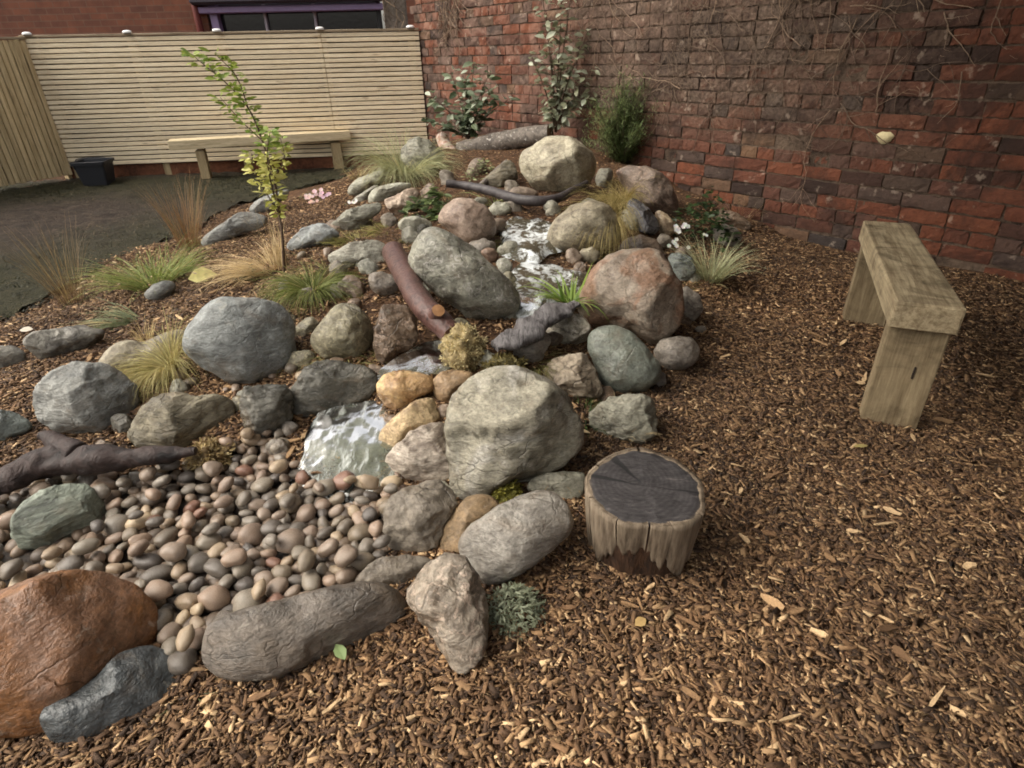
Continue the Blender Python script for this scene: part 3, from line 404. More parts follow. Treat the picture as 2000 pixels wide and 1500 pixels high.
PAL = {
 'bluegrey': (S(140, 143, 150), S(106, 108, 113), dict(band=.5, pits=.15, brot=(.3, .1, 0))),
 'bluegrey2': (S(146, 144, 146), S(104, 103, 106), dict(band=.6, pits=.7, brot=(.3, -.1, 0))),
 'beige2': (S(164, 148, 124), S(116, 99, 78), dict(pits=.3)),
 'browngrey': (S(132, 118, 94), S(80, 69, 53), dict(band=1.0, pits=.8, brot=(.2, .15, 0))),
 'darkgrey': (S(96, 91, 84), S(62, 58, 54), dict(band=.6, pits=.4, rough=.45)),
 'greydark2': (S(140, 132, 126), S(82, 73, 68), dict(pits=.8)),
 'bluegreen': (S(128, 136, 137), S(86, 92, 94), dict(band=.4, pits=.6)),
 'tan': (S(140, 128, 100), S(102, 90, 68), dict(pits=.4, spots=.4)),
 'brown': (S(128, 98, 75), S(82, 60, 46), dict(pits=.5, spots=.3, c4=S(168, 146, 128))),
 'grey': (S(152, 147, 135), S(104, 100, 92), dict(pits=.75, spots=.4, c4=S(176, 172, 164))),
 'pink': (S(174, 142, 127), S(140, 106, 91), dict(pits=.2)),
 'pinkbrown': (S(164, 142, 128), S(116, 92, 76), dict(pits=.25, c3=S(134, 106, 86))),
 'brown2': (S(140, 113, 96), S(102, 80, 64), dict(pits=.2)),
 'greygreen': (S(122, 127, 120), S(104, 108, 103), dict(pits=.1, rough=.5)),
 'greypink': (S(146, 131, 124), S(108, 96, 92), dict(pits=.3)),
 'whitevein': (S(190, 176, 160), S(118, 101, 88), dict(pits=.8, spots=.6, c4=S(205, 195, 182))),
 'tanpink': (S(160, 138, 118), S(116, 94, 75), dict(pits=.5)),
 'slateblue': (S(106, 103, 116), S(66, 61, 62), dict(pits=.2, rough=.4)),
 'cream': (S(196, 166, 130), S(124, 92, 66), dict(pits=.2)),
 'brownred': (S(142, 104, 82), S(104, 74, 58), dict(pits=.2)),
 'white': (S(190, 182, 172), S(122, 112, 100), dict(band=.8, pits=.8)),
 'flatgrey': (S(148, 142, 128), S(104, 97, 84), dict(band=.5, pits=.5)),
 'pinkcream': (S(198, 166, 148), S(136, 100, 74), dict(pits=.3)),
 'pale': (S(176, 170, 156), S(124, 119, 104), dict(pits=.4)),
 'ochre': (S(190, 142, 80), S(142, 92, 42), dict(pits=.15, rough=.35, c3=S(206, 176, 126))),
 'ochre2': (S(160, 122, 80), S(106, 74, 44), dict(pits=.3, rough=.45)),
 'ochrespeck': (S(192, 158, 110), S(126, 88, 50), dict(pits=.6, spots=.7, c4=S(216, 190, 152))),
 'beige': (S(186, 171, 146), S(138, 122, 99), dict(pits=.5)),
 'maroon': (S(140, 114, 102), S(92, 69, 60), dict(pits=.3, spots=.2, c4=S(170, 142, 124))),
 'greytop': (S(150, 144, 126), S(104, 98, 82), dict(pits=.4)),
 'blue': (S(152, 155, 164), S(104, 107, 117), dict(pits=.6)),
 'bigtan': (S(158, 147, 130), S(102, 93, 79), dict(band=.5, pits=.5, brot=(.5, .2, .1), c3=S(164, 160, 150))),
 'veined': (S(204, 182, 170), S(120, 98, 86), dict(band=.7, pits=.9, brot=(.6, .6, 0))),
 'browngrey2': (S(132, 116, 104), S(92, 78, 68), dict(pits=.4)),
 'ochre3': (S(160, 124, 82), S(112, 85, 54), dict(pits=.4)),
 'lilacgrey': (S(156, 145, 141), S(114, 103, 99), dict(band=.3, pits=.5)),
 'speckle': (S(160, 140, 126), S(102, 83, 70), dict(pits=.8, spots=.5, c4=S(188, 168, 150))),
 'purplegrey': (S(120, 104, 96), S(86, 75, 70), dict(band=.6, pits=.4, brot=(.4, .2, .3))),
 'orange': (S(148, 98, 58), S(102, 64, 36), dict(pits=.3, rough=.5, band=.1, c3=S(132, 98, 74))),
 'slate': (S(92, 96, 104), S(58, 61, 68), dict(pits=.25, rough=.42)),
 'greenslate': (S(138, 146, 134), S(88, 96, 88), dict(band=1.2, pits=.5, brot=(.35, .25, .2))),
}
def grey(c, k):
    l = .3 * c[0] + .59 * c[1] + .11 * c[2]
    return tuple((v * (1 - k) + l * k) * q for v, q in zip(c[:3], (.97, 1.0, .9))) + (1,)
for k in list(PAL):
    a, b, kw = PAL[k]
    d_ = .3 if 'ochre' in k else .08 if k == 'orange' else .34
    PAL[k] = (grey(a, d_), tuple(v * .92 for v in grey(b, d_)[:3]) + (1,), dict(kw, crack=.05 if k in ('greygreen', 'bluegrey', 'pink') else kw.get('crack', .12 if k in ('purplegrey', 'speckle', 'lilacgrey', 'pinkbrown') else .4)))
ROCK_MATS = {k: rock_mat("stone_" + k, a, b, **kw) for k, (a, b, kw) in PAL.items()}

# soil under the bark chips
def soil_mat():
    t = NT("mulch_soil")
    co = t.n("TexCoord").outputs["Object"]
    a = t.noise(co, 38, 6, .7); b = t.noise(co, 140, 4, .7); c = t.noise(co, 2.2, 3)
    col = t.ramp(a, [(.32, S(50, 35, 24)), (.5, S(82, 58, 39)), (.64, S(112, 83, 57))])
    col = t.mix(1.0, col, t.ramp(c, [(.3, (.75, .75, .75)), (.7, (1.15, 1.15, 1.15))]), 'MULTIPLY')
    return t.fin(col, .9, t.bump(b, .8, .01, t.bump(a, .9, .02)), Specular_IOR_Level=.25)
MAT_SOIL = soil_mat()

def lawn_mat():
    t = NT("lawn_turf")
    co = t.n("TexCoord").outputs["Object"]
    a = t.noise(co, 60, 5, .7); b = t.noise(co, 1.6, 4, .6, .6); 
    g = t.ramp(t.math('ADD', t.math('MULTIPLY', a, .6), t.math('MULTIPLY', t.noise(co, 7, 5, .7, .8), .4)), [(.36, S(26, 24, 17)), (.5, S(46, 45, 29)), (.66, S(70, 64, 46))])
    mud = t.ramp(t.math('ADD', t.math('MULTIPLY', a, .5), t.math('MULTIPLY', t.noise(co, 9, 5, .7, .8), .5)), [(.36, S(30, 25, 21)), (.5, S(52, 44, 37)), (.64, S(80, 68, 58))])
    at = t.n("Attribute", attribute_name="Col").outputs["Color"]
    col = t.mix(at, g, mud)
    return t.fin(col, .9, t.bump(a, .8, .02), Specular_IOR_Level=.2)
MAT_LAWN = lawn_mat()

def wood_mat(name, c1, c2, grain=(1, 22, 22), rough=.75, knots=.5, dark=None, objrand=.18, rot=(0, 0, 0), stain=0.0):
    t = NT(name)
    oi = t.n("ObjectInfo").outputs["Random"]
    tc = t.n("TexCoord").outputs["Object"]
    off = t.n("VectorMath", operation='MULTIPLY_ADD')
    t.set(off.inputs[0], oi); off.inputs[1].default_value = (31, 13, 57); t.set(off.inputs[2], tc)
    v = t.mapping(off.outputs[0], grain, rot)
    a = t.noise(v, 2.6, 5, .65, .25); b = t.noise(v, 11, 4, .7)
    col = t.ramp(a, [(.32, c2), (.62, c1)])
    col = t.mix(1.0, col, t.ramp(b, [(.3, (.8, .78, .75)), (.7, (1.12, 1.12, 1.12))]), 'MULTIPLY')
    kn = t.noise(t.mapping(off.outputs[0], tuple(max(1.0, g * .35) for g in grain), rot), 5, 2, .5)
    kf = t.ramp(kn, [(.64, BLACK), (.72, WHITE)])
    col = t.mix(t.math('MULTIPLY', kf, knots), col, dark or tuple(.35 * x for x in c2[:3]) + (1,))
    if stain:
        sn = t.noise(off.outputs[0], 7, 5, .65, .8)
        col = t.mix(stain, col, t.ramp(sn, [(.36, (.42, .40, .37)), (.5, (.9, .89, .87)), (.66, (1.15, 1.15, 1.12))]), 'MULTIPLY')
    if objrand:
        col = t.mix(1.0, col, t.ramp(oi, [(0, (1 - objrand,) * 3), (1, (1 + objrand,) * 3)]), 'MULTIPLY')
    return t.fin(col, rough, t.bump(b, .35, .003, t.bump(a, .25, .004)), Specular_IOR_Level=.3)

MAT_SLAT = wood_mat("pine_slat", S(236, 222, 194), S(214, 196, 164), (1.2, 20, 20), .7, .5, S(128, 100, 70), .1)
MAT_SLATV = wood_mat("pine_slat_upright", S(214, 194, 154), S(178, 156, 116), (20, 20, 1.2), .7, .4, S(90, 68, 42))
MAT_CAP_RAIL = wood_mat("weathered_rail", S(168, 152, 128), S(120, 106, 86), (1.2, 20, 20), .8, .3)
MAT_SLEEPER = wood_mat("new_sleeper", S(206, 191, 160), S(172, 156, 124), (1.2, 14, 14), .75, .35)
MAT_BENCH = wood_mat("weathered_oak", S(172, 158, 130), S(124, 109, 85), (26, 1.6, 26), .72, .3, S(96, 80, 60), stain=.9)
MAT_BENCHLEG = wood_mat("weathered_oak_leg", S(150, 135, 108), S(112, 97, 74), (26, 26, 1.6), .75, .2, S(84, 68, 48), stain=.8)

def flat_mat(name, c, rough=.5, var=.12, scale=30, bump=.15, metal=0.0, spec=.5):
    t = NT(name)
    co = t.n("TexCoord").outputs["Object"]
    a = t.noise(co, scale, 5, .65)
    col = t.mix(1.0, c, t.ramp(a, [(.3, (1 - var,) * 3), (.7, (1 + var,) * 3)]), 'MULTIPLY')
    return t.fin(col, rough, t.bump(a, bump, .004), Metallic=metal, Specular_IOR_Level=spec)

MAT_LEAF = attr_mat("leaf", .45, 0, 40, True, .2)
MAT_BLADE = attr_mat("grass_blade", .55, 0, 30, True, .2)
MAT_CHIP = attr_mat("bark_chip", .85, .4, 260, False, .3)
MAT_STEM = attr_mat("bark_stem", .8, .5, 90, False, .3)
MAT_PETAL = attr_mat("petal", .6, 0, 40, True, .06)

# ------------------------------------------------------------------ ground, lawn
LAWN = [(-14, 2.0), (-2.501, 1.961, 0.000)[:2], (-2.379, 2.574, 0.000)[:2], (-2.367, 2.914, 0.000)[:2], (-2.386, 3.393, 0.000)[:2], (-2.303, 4.016, 0.000)[:2], (-2.217, 4.373, 0.000)[:2], (-2.250, 5.133, 0.000)[:2],
        (-2.008, 5.589, 0.000)[:2], (-1.762, 6.075, 0.000)[:2], (-1.520, 6.350, 0.000)[:2], (-1.25, 6.9), (-.9, 7.1), (-5, 6.6), (-6.5, 5.0), (-14, 5)]
COBBLE_BED = [(-1.611, 1.325, 0.030)[:2], (-1.461, 1.354, 0.030)[:2], (-1.275, 1.359, 0.030)[:2], (-1.118, 1.365, 0.030)[:2], (-0.871, 1.403, 0.030)[:2], (-0.801, 1.510, 0.050)[:2], (-0.709, 1.507, 0.050)[:2],
              (-0.650, 1.419, 0.040)[:2], (-0.575, 1.311, 0.030)[:2], (-0.432, 1.306, 0.030)[:2], (-0.323, 1.336, 0.030)[:2], (-0.302, 1.042, 0.030)[:2], (-0.369, 0.958, 0.030)[:2], (-0.453, 0.890, 0.030)[:2],
              (-0.632, 0.842, 0.030)[:2], (-0.650, 0.777, 0.030)[:2], (-0.691, 0.766, 0.030)[:2], (-0.794, 0.886, 0.030)[:2], (-0.934, 0.975, 0.030)[:2], (-1.081, 1.002, 0.030)[:2], (-1.280, 0.927, 0.030)[:2]]

def ground():
    def axis(a, b, step, far):
        core = np.arange(a, b + 1e-6, step)
        lo = a - np.array([far, far * .5, far * .2, far * .08, far * .03])
        hi = b + np.array([far * .03, far * .08, far * .2, far * .5, far])
        return np.r_[lo, core, hi]
    xs = axis(-5.2, 4.0, .04, 120); ys = axis(-.4, 7.4, .04, 120)
    X, Y = np.meshgrid(xs, ys)
    Z = H(X, Y)
    far = (np.abs(X) > 9) | (Y > 12) | (Y < -3)
    Z = np.where(far, 0, Z)
    Z = Z - .026 * inside(X, Y, LAWN) - .02 * inside(X, Y, COBBLE_BED)
    nx = len(xs)
    V = np.c_[X.ravel(), Y.ravel(), Z.ravel()]
    i = np.arange(len(ys) - 1)[:, None] * nx + np.arange(nx - 1)[None]
    F_ = np.stack([i, i + 1, i + 1 + nx, i + nx], -1).reshape(-1, 4)
    o = link("ground", mesh("ground", V, F_, smooth=True), MAT_SOIL)
    tag(o, kind="structure")
ground()

def lawn():
    st = .07
    xs = np.arange(-9, -.8, st); ys = np.arange(1.6, 7.0, st)
    X, Y = np.meshgrid(xs, ys)
    Z = .008 + .006 * np.sin(X * 3.1 + Y) * np.sin(Y * 2.3) + .007 * RNG.normal(size=X.shape)
    nx = len(xs)
    V = np.c_[X.ravel(), Y.ravel(), Z.ravel()]
    ins = inside(X, Y, LAWN)
    a = ins[:-1, :-1] & ins[1:, :-1] & ins[:-1, 1:] & ins[1:, 1:]
    i = np.arange(len(ys) - 1)[:, None] * nx + np.arange(nx - 1)[None]
    F_ = np.stack([i, i + 1, i + 1 + nx, i + nx], -1)[a]
    # bare muddy patch worn along the left
    mud = mud_mask(X.ravel(), Y.ravel())
    o = link("lawn", mesh("lawn", V, F_, np.c_[mud, mud, mud], True), MAT_LAWN)
    tag(o, kind="structure")

def mud_mask(x, y):
    c = np.array((-3.747, 4.744, 0.000)[:2])
    dx, dy = x - c[0], y - c[1]
    n = .25 * np.sin(x * 4.1) + .2 * np.sin(y * 5.3 + x) + .12 * np.sin(x * 11 + y * 7)
    r = np.sqrt((dx / 1.5) ** 2 + (dy / 1.0) ** 2) + n * .5
    near_fence = np.exp(-((y - (6.55 + .107 * (x + 4.6))) / .18) ** 2) * .8
    return np.clip(np.maximum(1.35 - r, near_fence), 0, 1)
lawn()

def strips(pos, dirs, length, width, bend, cols, segs=2):
    """many curved blades as one strip mesh; arrays of n"""
    n = len(pos)
    up = np.array([0, 0, 1.0])
    side = np.cross(dirs, up); side /= np.linalg.norm(side, axis=1)[:, None] + 1e-9
    V = []
    for k in range(segs + 1):
        t = k / segs
        c = pos + dirs * (length * t)[:, None] - up * (bend * length * t * t)[:, None]
        w = width * (1 - t * .92)
        V.append(c - side * w[:, None]); V.append(c + side * w[:, None])
    V = np.stack(V, 1)
    m = 2 * (segs + 1)
    base = np.arange(n)[:, None, None] * m
    q = np.array([[2 * k, 2 * k + 1, 2 * k + 3, 2 * k + 2] for k in range(segs)])[None]
    F_ = (base + q).reshape(-1, 4)
    C_ = np.repeat(cols, m, axis=0)
    return V.reshape(-1, 3), F_, C_

def lawn_grass():
    n = 120000
    x = RNG.uniform(-6.5, -1.0, n); y = RNG.uniform(1.8, 6.9, n)
    mud = mud_mask(x, y)
    k = inside(x, y, LAWN) & (RNG.random(n) > mud * 1.1) & (RNG.random(n) < .45 + .5 * np.sin(x * 5 + 2 * np.sin(y * 4)) ** 2)
    x, y = x[k], y[k]; n = len(x)
    az = RNG.uniform(0, 2 * np.pi, n); el = RNG.uniform(.1, .9, n)
    d = np.c_[np.cos(az) * np.cos(el), np.sin(az) * np.cos(el), np.sin(el)]
    ln = RNG.uniform(.015, .05, n)
    c1, c2, c3 = np.array(S(26, 29, 16)[:3]), np.array(S(60, 60, 36)[:3]), np.array(S(98, 86, 60)[:3])
    t = RNG.random(n)[:, None]
    c = c1 * (1 - t) + c2 * t
    c = np.where(RNG.random(n)[:, None] < .12, c3, c)
    V, F_, C_ = strips(np.c_[x, y, np.full(n, .004)], d, ln, np.full(n, .003), RNG.uniform(.1, .5, n), c, 2)
    o = link("lawn_grass", mesh("lawn_grass", V, F_, C_), MAT_BLADE)
    tag(o, "short dark trampled grass of the lawn beside the fence", "grass", kind="stuff")
lawn_grass()

# ------------------------------------------------------------------ brick wall on the right
WC = np.array([-.87, 7.02]); WN = np.array([2.0, 3.45])
WD = (WN - WC) / np.linalg.norm(WN - WC)
WALL_RZ = math.atan2(WD[1], WD[0])

def brick_color_nodes(t, rnd, pos):
    """fired-clay colours; rnd 0..1 per brick, pos = wall coordinates in metres"""
    col = t.ramp(rnd, [(0, S(54, 44, 40)), (.12, S(74, 53, 45)), (.3, S(98, 60, 46)), (.5, S(110, 67, 49)), (.68, S(94, 62, 51)), (.84, S(84, 68, 60)), (.93, S(62, 55, 52)), (1.0, S(112, 86, 66))])
    return col

def brick_mat(name, joined):
    t = NT(name)
    if joined:
        a = t.n("Attribute", attribute_name="Col").outputs["Color"]
        sp = t.n("SeparateColor"); t.set(sp.inputs[0], a); rnd = sp.outputs[0]
        pos = t.n("TexCoord").outputs["Object"]
    else:
        rnd = t.n("ObjectInfo").outputs["Random"]
        geo = t.n("NewGeometry").outputs["Position"]
        pos = t.mapping(geo, (1, 1, 1))
    geo = t.n("NewGeometry").outputs["Position"]
    col = brick_color_nodes(t, rnd, pos)
    a = t.noise(geo, 46, 6, .7, .4); b = t.noise(geo, 8, 4, .6, .8); c = t.noise(geo, 180, 4, .7)
    col = t.mix(.8, col, t.ramp(a, [(.3, (.6, .58, .57)), (.5, (1, 1, 1)), (.7, (1.25, 1.2, 1.15))]), 'MULTIPLY')
    # grey-brown grime and old climber residue, patches with a shape of their own
    sepz = t.n("SeparateXYZ"); t.set(sepz.inputs[0], geo)
    zf = t.n("MapRange"); t.set(zf.inputs[0], sepz.outputs[2]); zf.inputs[1].default_value = .45; zf.inputs[2].default_value = .8
    xf = t.n("MapRange"); t.set(xf.inputs[0], sepz.outputs[0]); xf.inputs[1].default_value = .2; xf.inputs[2].default_value = .7
    xg = t.n("MapRange"); t.set(xg.inputs[0], sepz.outputs[0]); xg.inputs[1].default_value = 2.3; xg.inputs[2].default_value = 1.6
    g = t.math('MULTIPLY', t.math('MULTIPLY', zf.outputs[0], xf.outputs[0]), xg.outputs[0])
    g = t.math('MULTIPLY', g, t.ramp(t.math('ADD', t.math('MULTIPLY', b, .6), t.math('MULTIPLY', a, .4)), [(.32, BLACK), (.46, WHITE)]))
    col = t.mix(t.math('MULTIPLY', g, .85), col, t.ramp(a, [(.35, S(58, 48, 41)), (.65, S(116, 100, 87))]))
    soot = t.ramp(t.noise(geo, 3.2, 5, .65, .8), [(.5, BLACK), (.62, WHITE)])
    col = t.mix(t.math('MULTIPLY', soot, .6), col, S(46, 37, 33))
    # pale blotches, stronger towards the corner
    lb = t.ramp(t.noise(geo, 5, 4, .6, 1), [(.42, BLACK), (.7, WHITE)])
    xl = t.n("MapRange"); t.set(xl.inputs[0], sepz.outputs[0]); xl.inputs[1].default_value = 1.2; xl.inputs[2].default_value = .3
    col = t.mix(t.math('MULTIPLY', t.math('MULTIPLY', lb, xl.outputs[0]), .38), col, S(176, 146, 130))
    col = t.mix(t.math('MULTIPLY', t.ramp(t.noise(geo, 15, 3, .6), [(.62, BLACK), (.7, WHITE)]), .35), col, S(188, 170, 152))
    return t.fin(col, .9, t.bump(c, .4, .003, t.bump(a, .5, .010)), Specular_IOR_Level=.2)
MAT_BRICK = brick_mat("old_brick", False)
MAT_BRICKJ = brick_mat("old_brick_joined", True)

def mortar_mat(name, c1, c2):
    t = NT(name)
    geo = t.n("NewGeometry").outputs["Position"]
    a = t.noise(geo, 30, 6, .7); b = t.noise(geo, 4, 3)
    col = t.ramp(t.math('ADD', t.math('MULTIPLY', a, .5), t.math('MULTIPLY', b, .5)), [(.38, c2), (.6, c1)])
    return t.fin(col, .95, t.bump(a, .9, .015), Specular_IOR_Level=.2)
MAT_MORTAR = mortar_mat("old_mortar", S(108, 92, 78), S(46, 36, 31))

def brick_variant(name, L, seed):
    """brick with a worn, dented front face; front at y=0, length L, height .066"""
    rr = random.Random(seed)
    hh, dp = .0665, .095
    nx, nz = 7, 3
    vs_, fs = [], []
    for j in range(nz + 1):
        for i in range(nx + 1):
            u, w = i / nx, j / nz
            e = min(u, 1 - u) * L < .012 or min(w, 1 - w) < .01
            x = (u - .5) * L; z = (w - .5) * hh
            y = .0 + (.0016 if (i in (0, nx) or j in (0, nz)) else 0) + rr.uniform(-.0016, .0016) + (.005 if rr.random() < .06 else 0)
            if i in (0, nx): x += rr.uniform(-.004, .003) * (1 if i else -1)
            if j in (0, nz): z += rr.uniform(-.004, .002) * (1 if j else -1)
            vs_.append((x, y, z))
    W = nx + 1
    for j in range(nz):
        for i in range(nx):
            a = j * W + i
            fs.append((a, a + 1, a + W + 1, a + W))
    o = len(vs_)
    for (x, z) in ((-.5, -.5), (.5, -.5), (.5, .5), (-.5, .5)): vs_.append((x * L, dp, z * hh))
    c = (0, nx, nz * W + nx, nz * W)
    fs += [tuple(range(nx, -1, -1)) + (o, o + 1), (o + 3,) + tuple(range(nz * W, nz * W + nx + 1)) + (o + 2,),
           tuple(j * W for j in range(nz + 1)) + (o + 3, o), tuple(j * W + nx for j in range(nz, -1, -1)) + (o + 1, o + 2)]
    return vs_, fs

def brick_wall():
    root = empty("brick_wall", (WC[0], WC[1], 0), WALL_RZ)
    tag(root, "tall old red brick wall with worn joints along the back and side of the garden", "wall")
    top, ln = 2.62, 9.2
    core = box_mesh("mortar_core", ln, .2, top, 0, (ln / 2 - .02, .109, top / 2 - .01))
    link("mortar_core", core, MAT_MORTAR, root)
    P_ = .0755
    rows = int(top / P_)
    variants = {('s', k): brick_variant("b", .222, k) for k in range(6)}
    variants.update({('h', k): brick_variant("b", .106, 20 + k) for k in range(4)})
    meshes = {k: mesh("brick_piece", v, f, None, False, [MAT_BRICK]) for k, (v, f) in variants.items()}
    items = []
    rr = random.Random(4)
    for r in range(rows):
        z = (r + .5) * P_
        hdr = (r % 4 == 2)
        x = -.01 - (.055 if hdr else (.115 if r % 2 else 0))
        while x < 7.7:
            kind = 'h' if (hdr or rr.random() < .1) else 's'
            L = .106 if kind == 'h' else .222
            gap = rr.uniform(.005, .010)
            if x + L > .02:
                key = (kind, rr.randrange(4 if kind == 'h' else 6))
                y = rr.uniform(-.004, .004) - (.004 if rr.random() < .06 else 0)
                if rr.random() < .03: y += .008
                items.append((x + L / 2, y, z + rr.uniform(-.003, .003), key, rr.uniform(-.012, .012), rr.random()))
            x += L + gap
    def dist(it):
        wx, wy = WC + WD * it[0]
        front = 3.0 if it[0] > 5.75 else 0
        return math.hypot(wx, wy) + front + (4 if it[2] > 1.62 else 0) + (1.5 if it[2] < .12 and it[0] < 4 else 0)
    items.sort(key=dist)
    for it in items[:300]:
        o = link("brick", meshes[it[3]], None, root, (it[0], it[1], it[2]), (0, it[4], 0))
    V, F_, C_ = [], [], []
    for it in items[300:]:
        v, f = variants[it[3]]
        o = len(V)
        c, s_ = math.cos(it[4]), math.sin(it[4])
        for (x, y, z) in v: V.append((it[0] + x * c + z * s_, it[1] + y, it[2] - x * s_ + z * c))
        F_ += [tuple(i + o for i in q) for q in f]
        C_ += [(it[5],) * 3] * len(v)
    rest = link("brickwork", mesh("brickwork", V, F_, C_, False), MAT_BRICKJ, root)
    rest["kind"] = "stuff"
    link("coping", box_mesh("coping", ln, .3, .07, .012, (ln / 2, .1, top + .03)), flat_mat("coping_stone", S(120, 108, 96), .9), root)
brick_wall()

# ------------------------------------------------------------------ slatted fence at the back
FA = np.array([-4.6, 6.586]); FK = np.array([-.86, 6.99])
FD = (FK - FA) / np.linalg.norm(FK - FA); FL = float(np.linalg.norm(FK - FA))
FRZ = math.atan2(FD[1], FD[0])
MAT_PLINTH = mortar_mat("brick_plinth", S(128, 84, 62), S(72, 48, 38))
MAT_CAPWHITE = flat_mat("white_plastic", S(232, 232, 230), .35, .03)
MAT_POST = wood_mat("fence_post_wood", S(176, 158, 124), S(134, 116, 86), (14, 14, 1.2), .8, .3)

def post_light(parent, x, z):
    prof = [(0, .058), (.02, .057), (.04, .05), (.056, .034), (.06, .022), (.062, .006), (.058, -.0)]
    vs_, fs = [], []
    n = 20; pr = [(.038, .0), (.042, .006), (.041, .014), (.036, .02), (.024, .025), (.008, .027)]
    for r_, h in pr:
        for k in range(n): vs_.append((x + r_ * math.cos(2 * math.pi * k / n), -.012 + .75 * r_ * math.sin(2 * math.pi * k / n), z + h))
    for i in range(len(pr) - 1):
        for k in range(n): fs.append((i * n + k, i * n + (k + 1) % n, (i + 1) * n + (k + 1) % n, (i + 1) * n + k))
    fs.append(tuple(range((len(pr) - 1) * n, len(pr) * n))); fs.append(tuple(range(n - 1, -1, -1)))
    return link("post_light", mesh("post_light", vs_, fs, None, True), MAT_CAPWHITE, parent)

def slat_fence():
    root = empty("slat_fence", (FA[0], FA[1], 0), FRZ)
    tag(root, "pale new timber fence of narrow horizontal slats at the back of the lawn", "fence")
    link("plinth", box_mesh("plinth", FL, .11, .13, .006, (FL / 2, .07, .05)), MAT_PLINTH, root)
    joint = 2.79
    pitch, hh = .0447, .0345
    n = 26
    ma = box_mesh("slat_piece", joint - .004, .02, hh, .0025); ma.materials.append(MAT_SLAT)
    mb = box_mesh("slat_piece", FL - joint - .004, .02, hh, .0025); mb.materials.append(MAT_SLAT)
    rr = random.Random(3)
    for i in range(n):
        z = .125 + (i + .5) * pitch
        link("slat", ma, None, root, (joint / 2, rr.uniform(-.002, .002), z), (rr.uniform(-.03, .03), rr.uniform(-.0012, .0012), 0))
        link("slat", mb, None, root, ((joint + FL) / 2, rr.uniform(-.002, .002), z + rr.uniform(-.002, .002)), (rr.uniform(-.03, .03), rr.uniform(-.002, .002), 0))
    for x in (.08, .98, 1.81, 2.79, 3.68):
        link("post", box_mesh("post", .075, .075, 1.31, .004, (0, 0, .655)), MAT_POST, root, (x, .052, 0))
        post_light(root, x + .0, 1.3105)
    link("top_rail", box_mesh("top_rail", FL, .035, .02, .003, (FL / 2, -.002, 1.3)), MAT_CAP_RAIL, root)
    # dark sheet behind the slats paints the shade seen in the gaps
    link("gap_shade", box_mesh("gap_shade", FL, .012, 1.16, 0, (FL / 2, .1, .71)), flat_mat("gap_shade_dark", S(46, 34, 24), .9), root)
slat_fence()

def side_fence():
    a = FA + np.array([.04, .0]); b = np.array((-5.010, 5.735, 0.000)[:2])
    dv = b - a; L = float(np.linalg.norm(dv)); L2 = L + 1.4
    root = empty("batten_fence", (a[0], a[1], 0), math.atan2(dv[1], dv[0]))
    tag(root, "timber fence of upright battens at the far left beside the black bucket", "fence")
    m = box_mesh("batten_piece", .042, .022, 1.22, .003); m.materials.append(MAT_SLATV)
    k = 0; rr = random.Random(9)
    x = .03
    while x < L2:
        link("batten", m, None, root, (x, rr.uniform(-.004, .004), .66 + rr.uniform(-.006, .006)), (0, rr.uniform(-.006, .006), rr.uniform(-.05, .05)))
        x += .05
    for z in (.25, .7, 1.12): link("rail", box_mesh("rail", L2, .04, .07, .004, (L2 / 2, -.033, z)), MAT_POST, root)
    link("corner_post", box_mesh("corner_post", .075, .075, 1.3, .004, (.0, -.075, .65)), MAT_POST, root)
    link("capping", box_mesh("capping", L2, .06, .022, .003, (L2 / 2, -.01, 1.285)), MAT_CAP_RAIL, root)
    link("gap_shade", box_mesh("gap_shade", L2, .01, 1.2, 0, (L2 / 2, -.06, .66)), D.materials["gap_shade_dark"], root)  # dark sheet painted as the shade between the battens
side_fence()

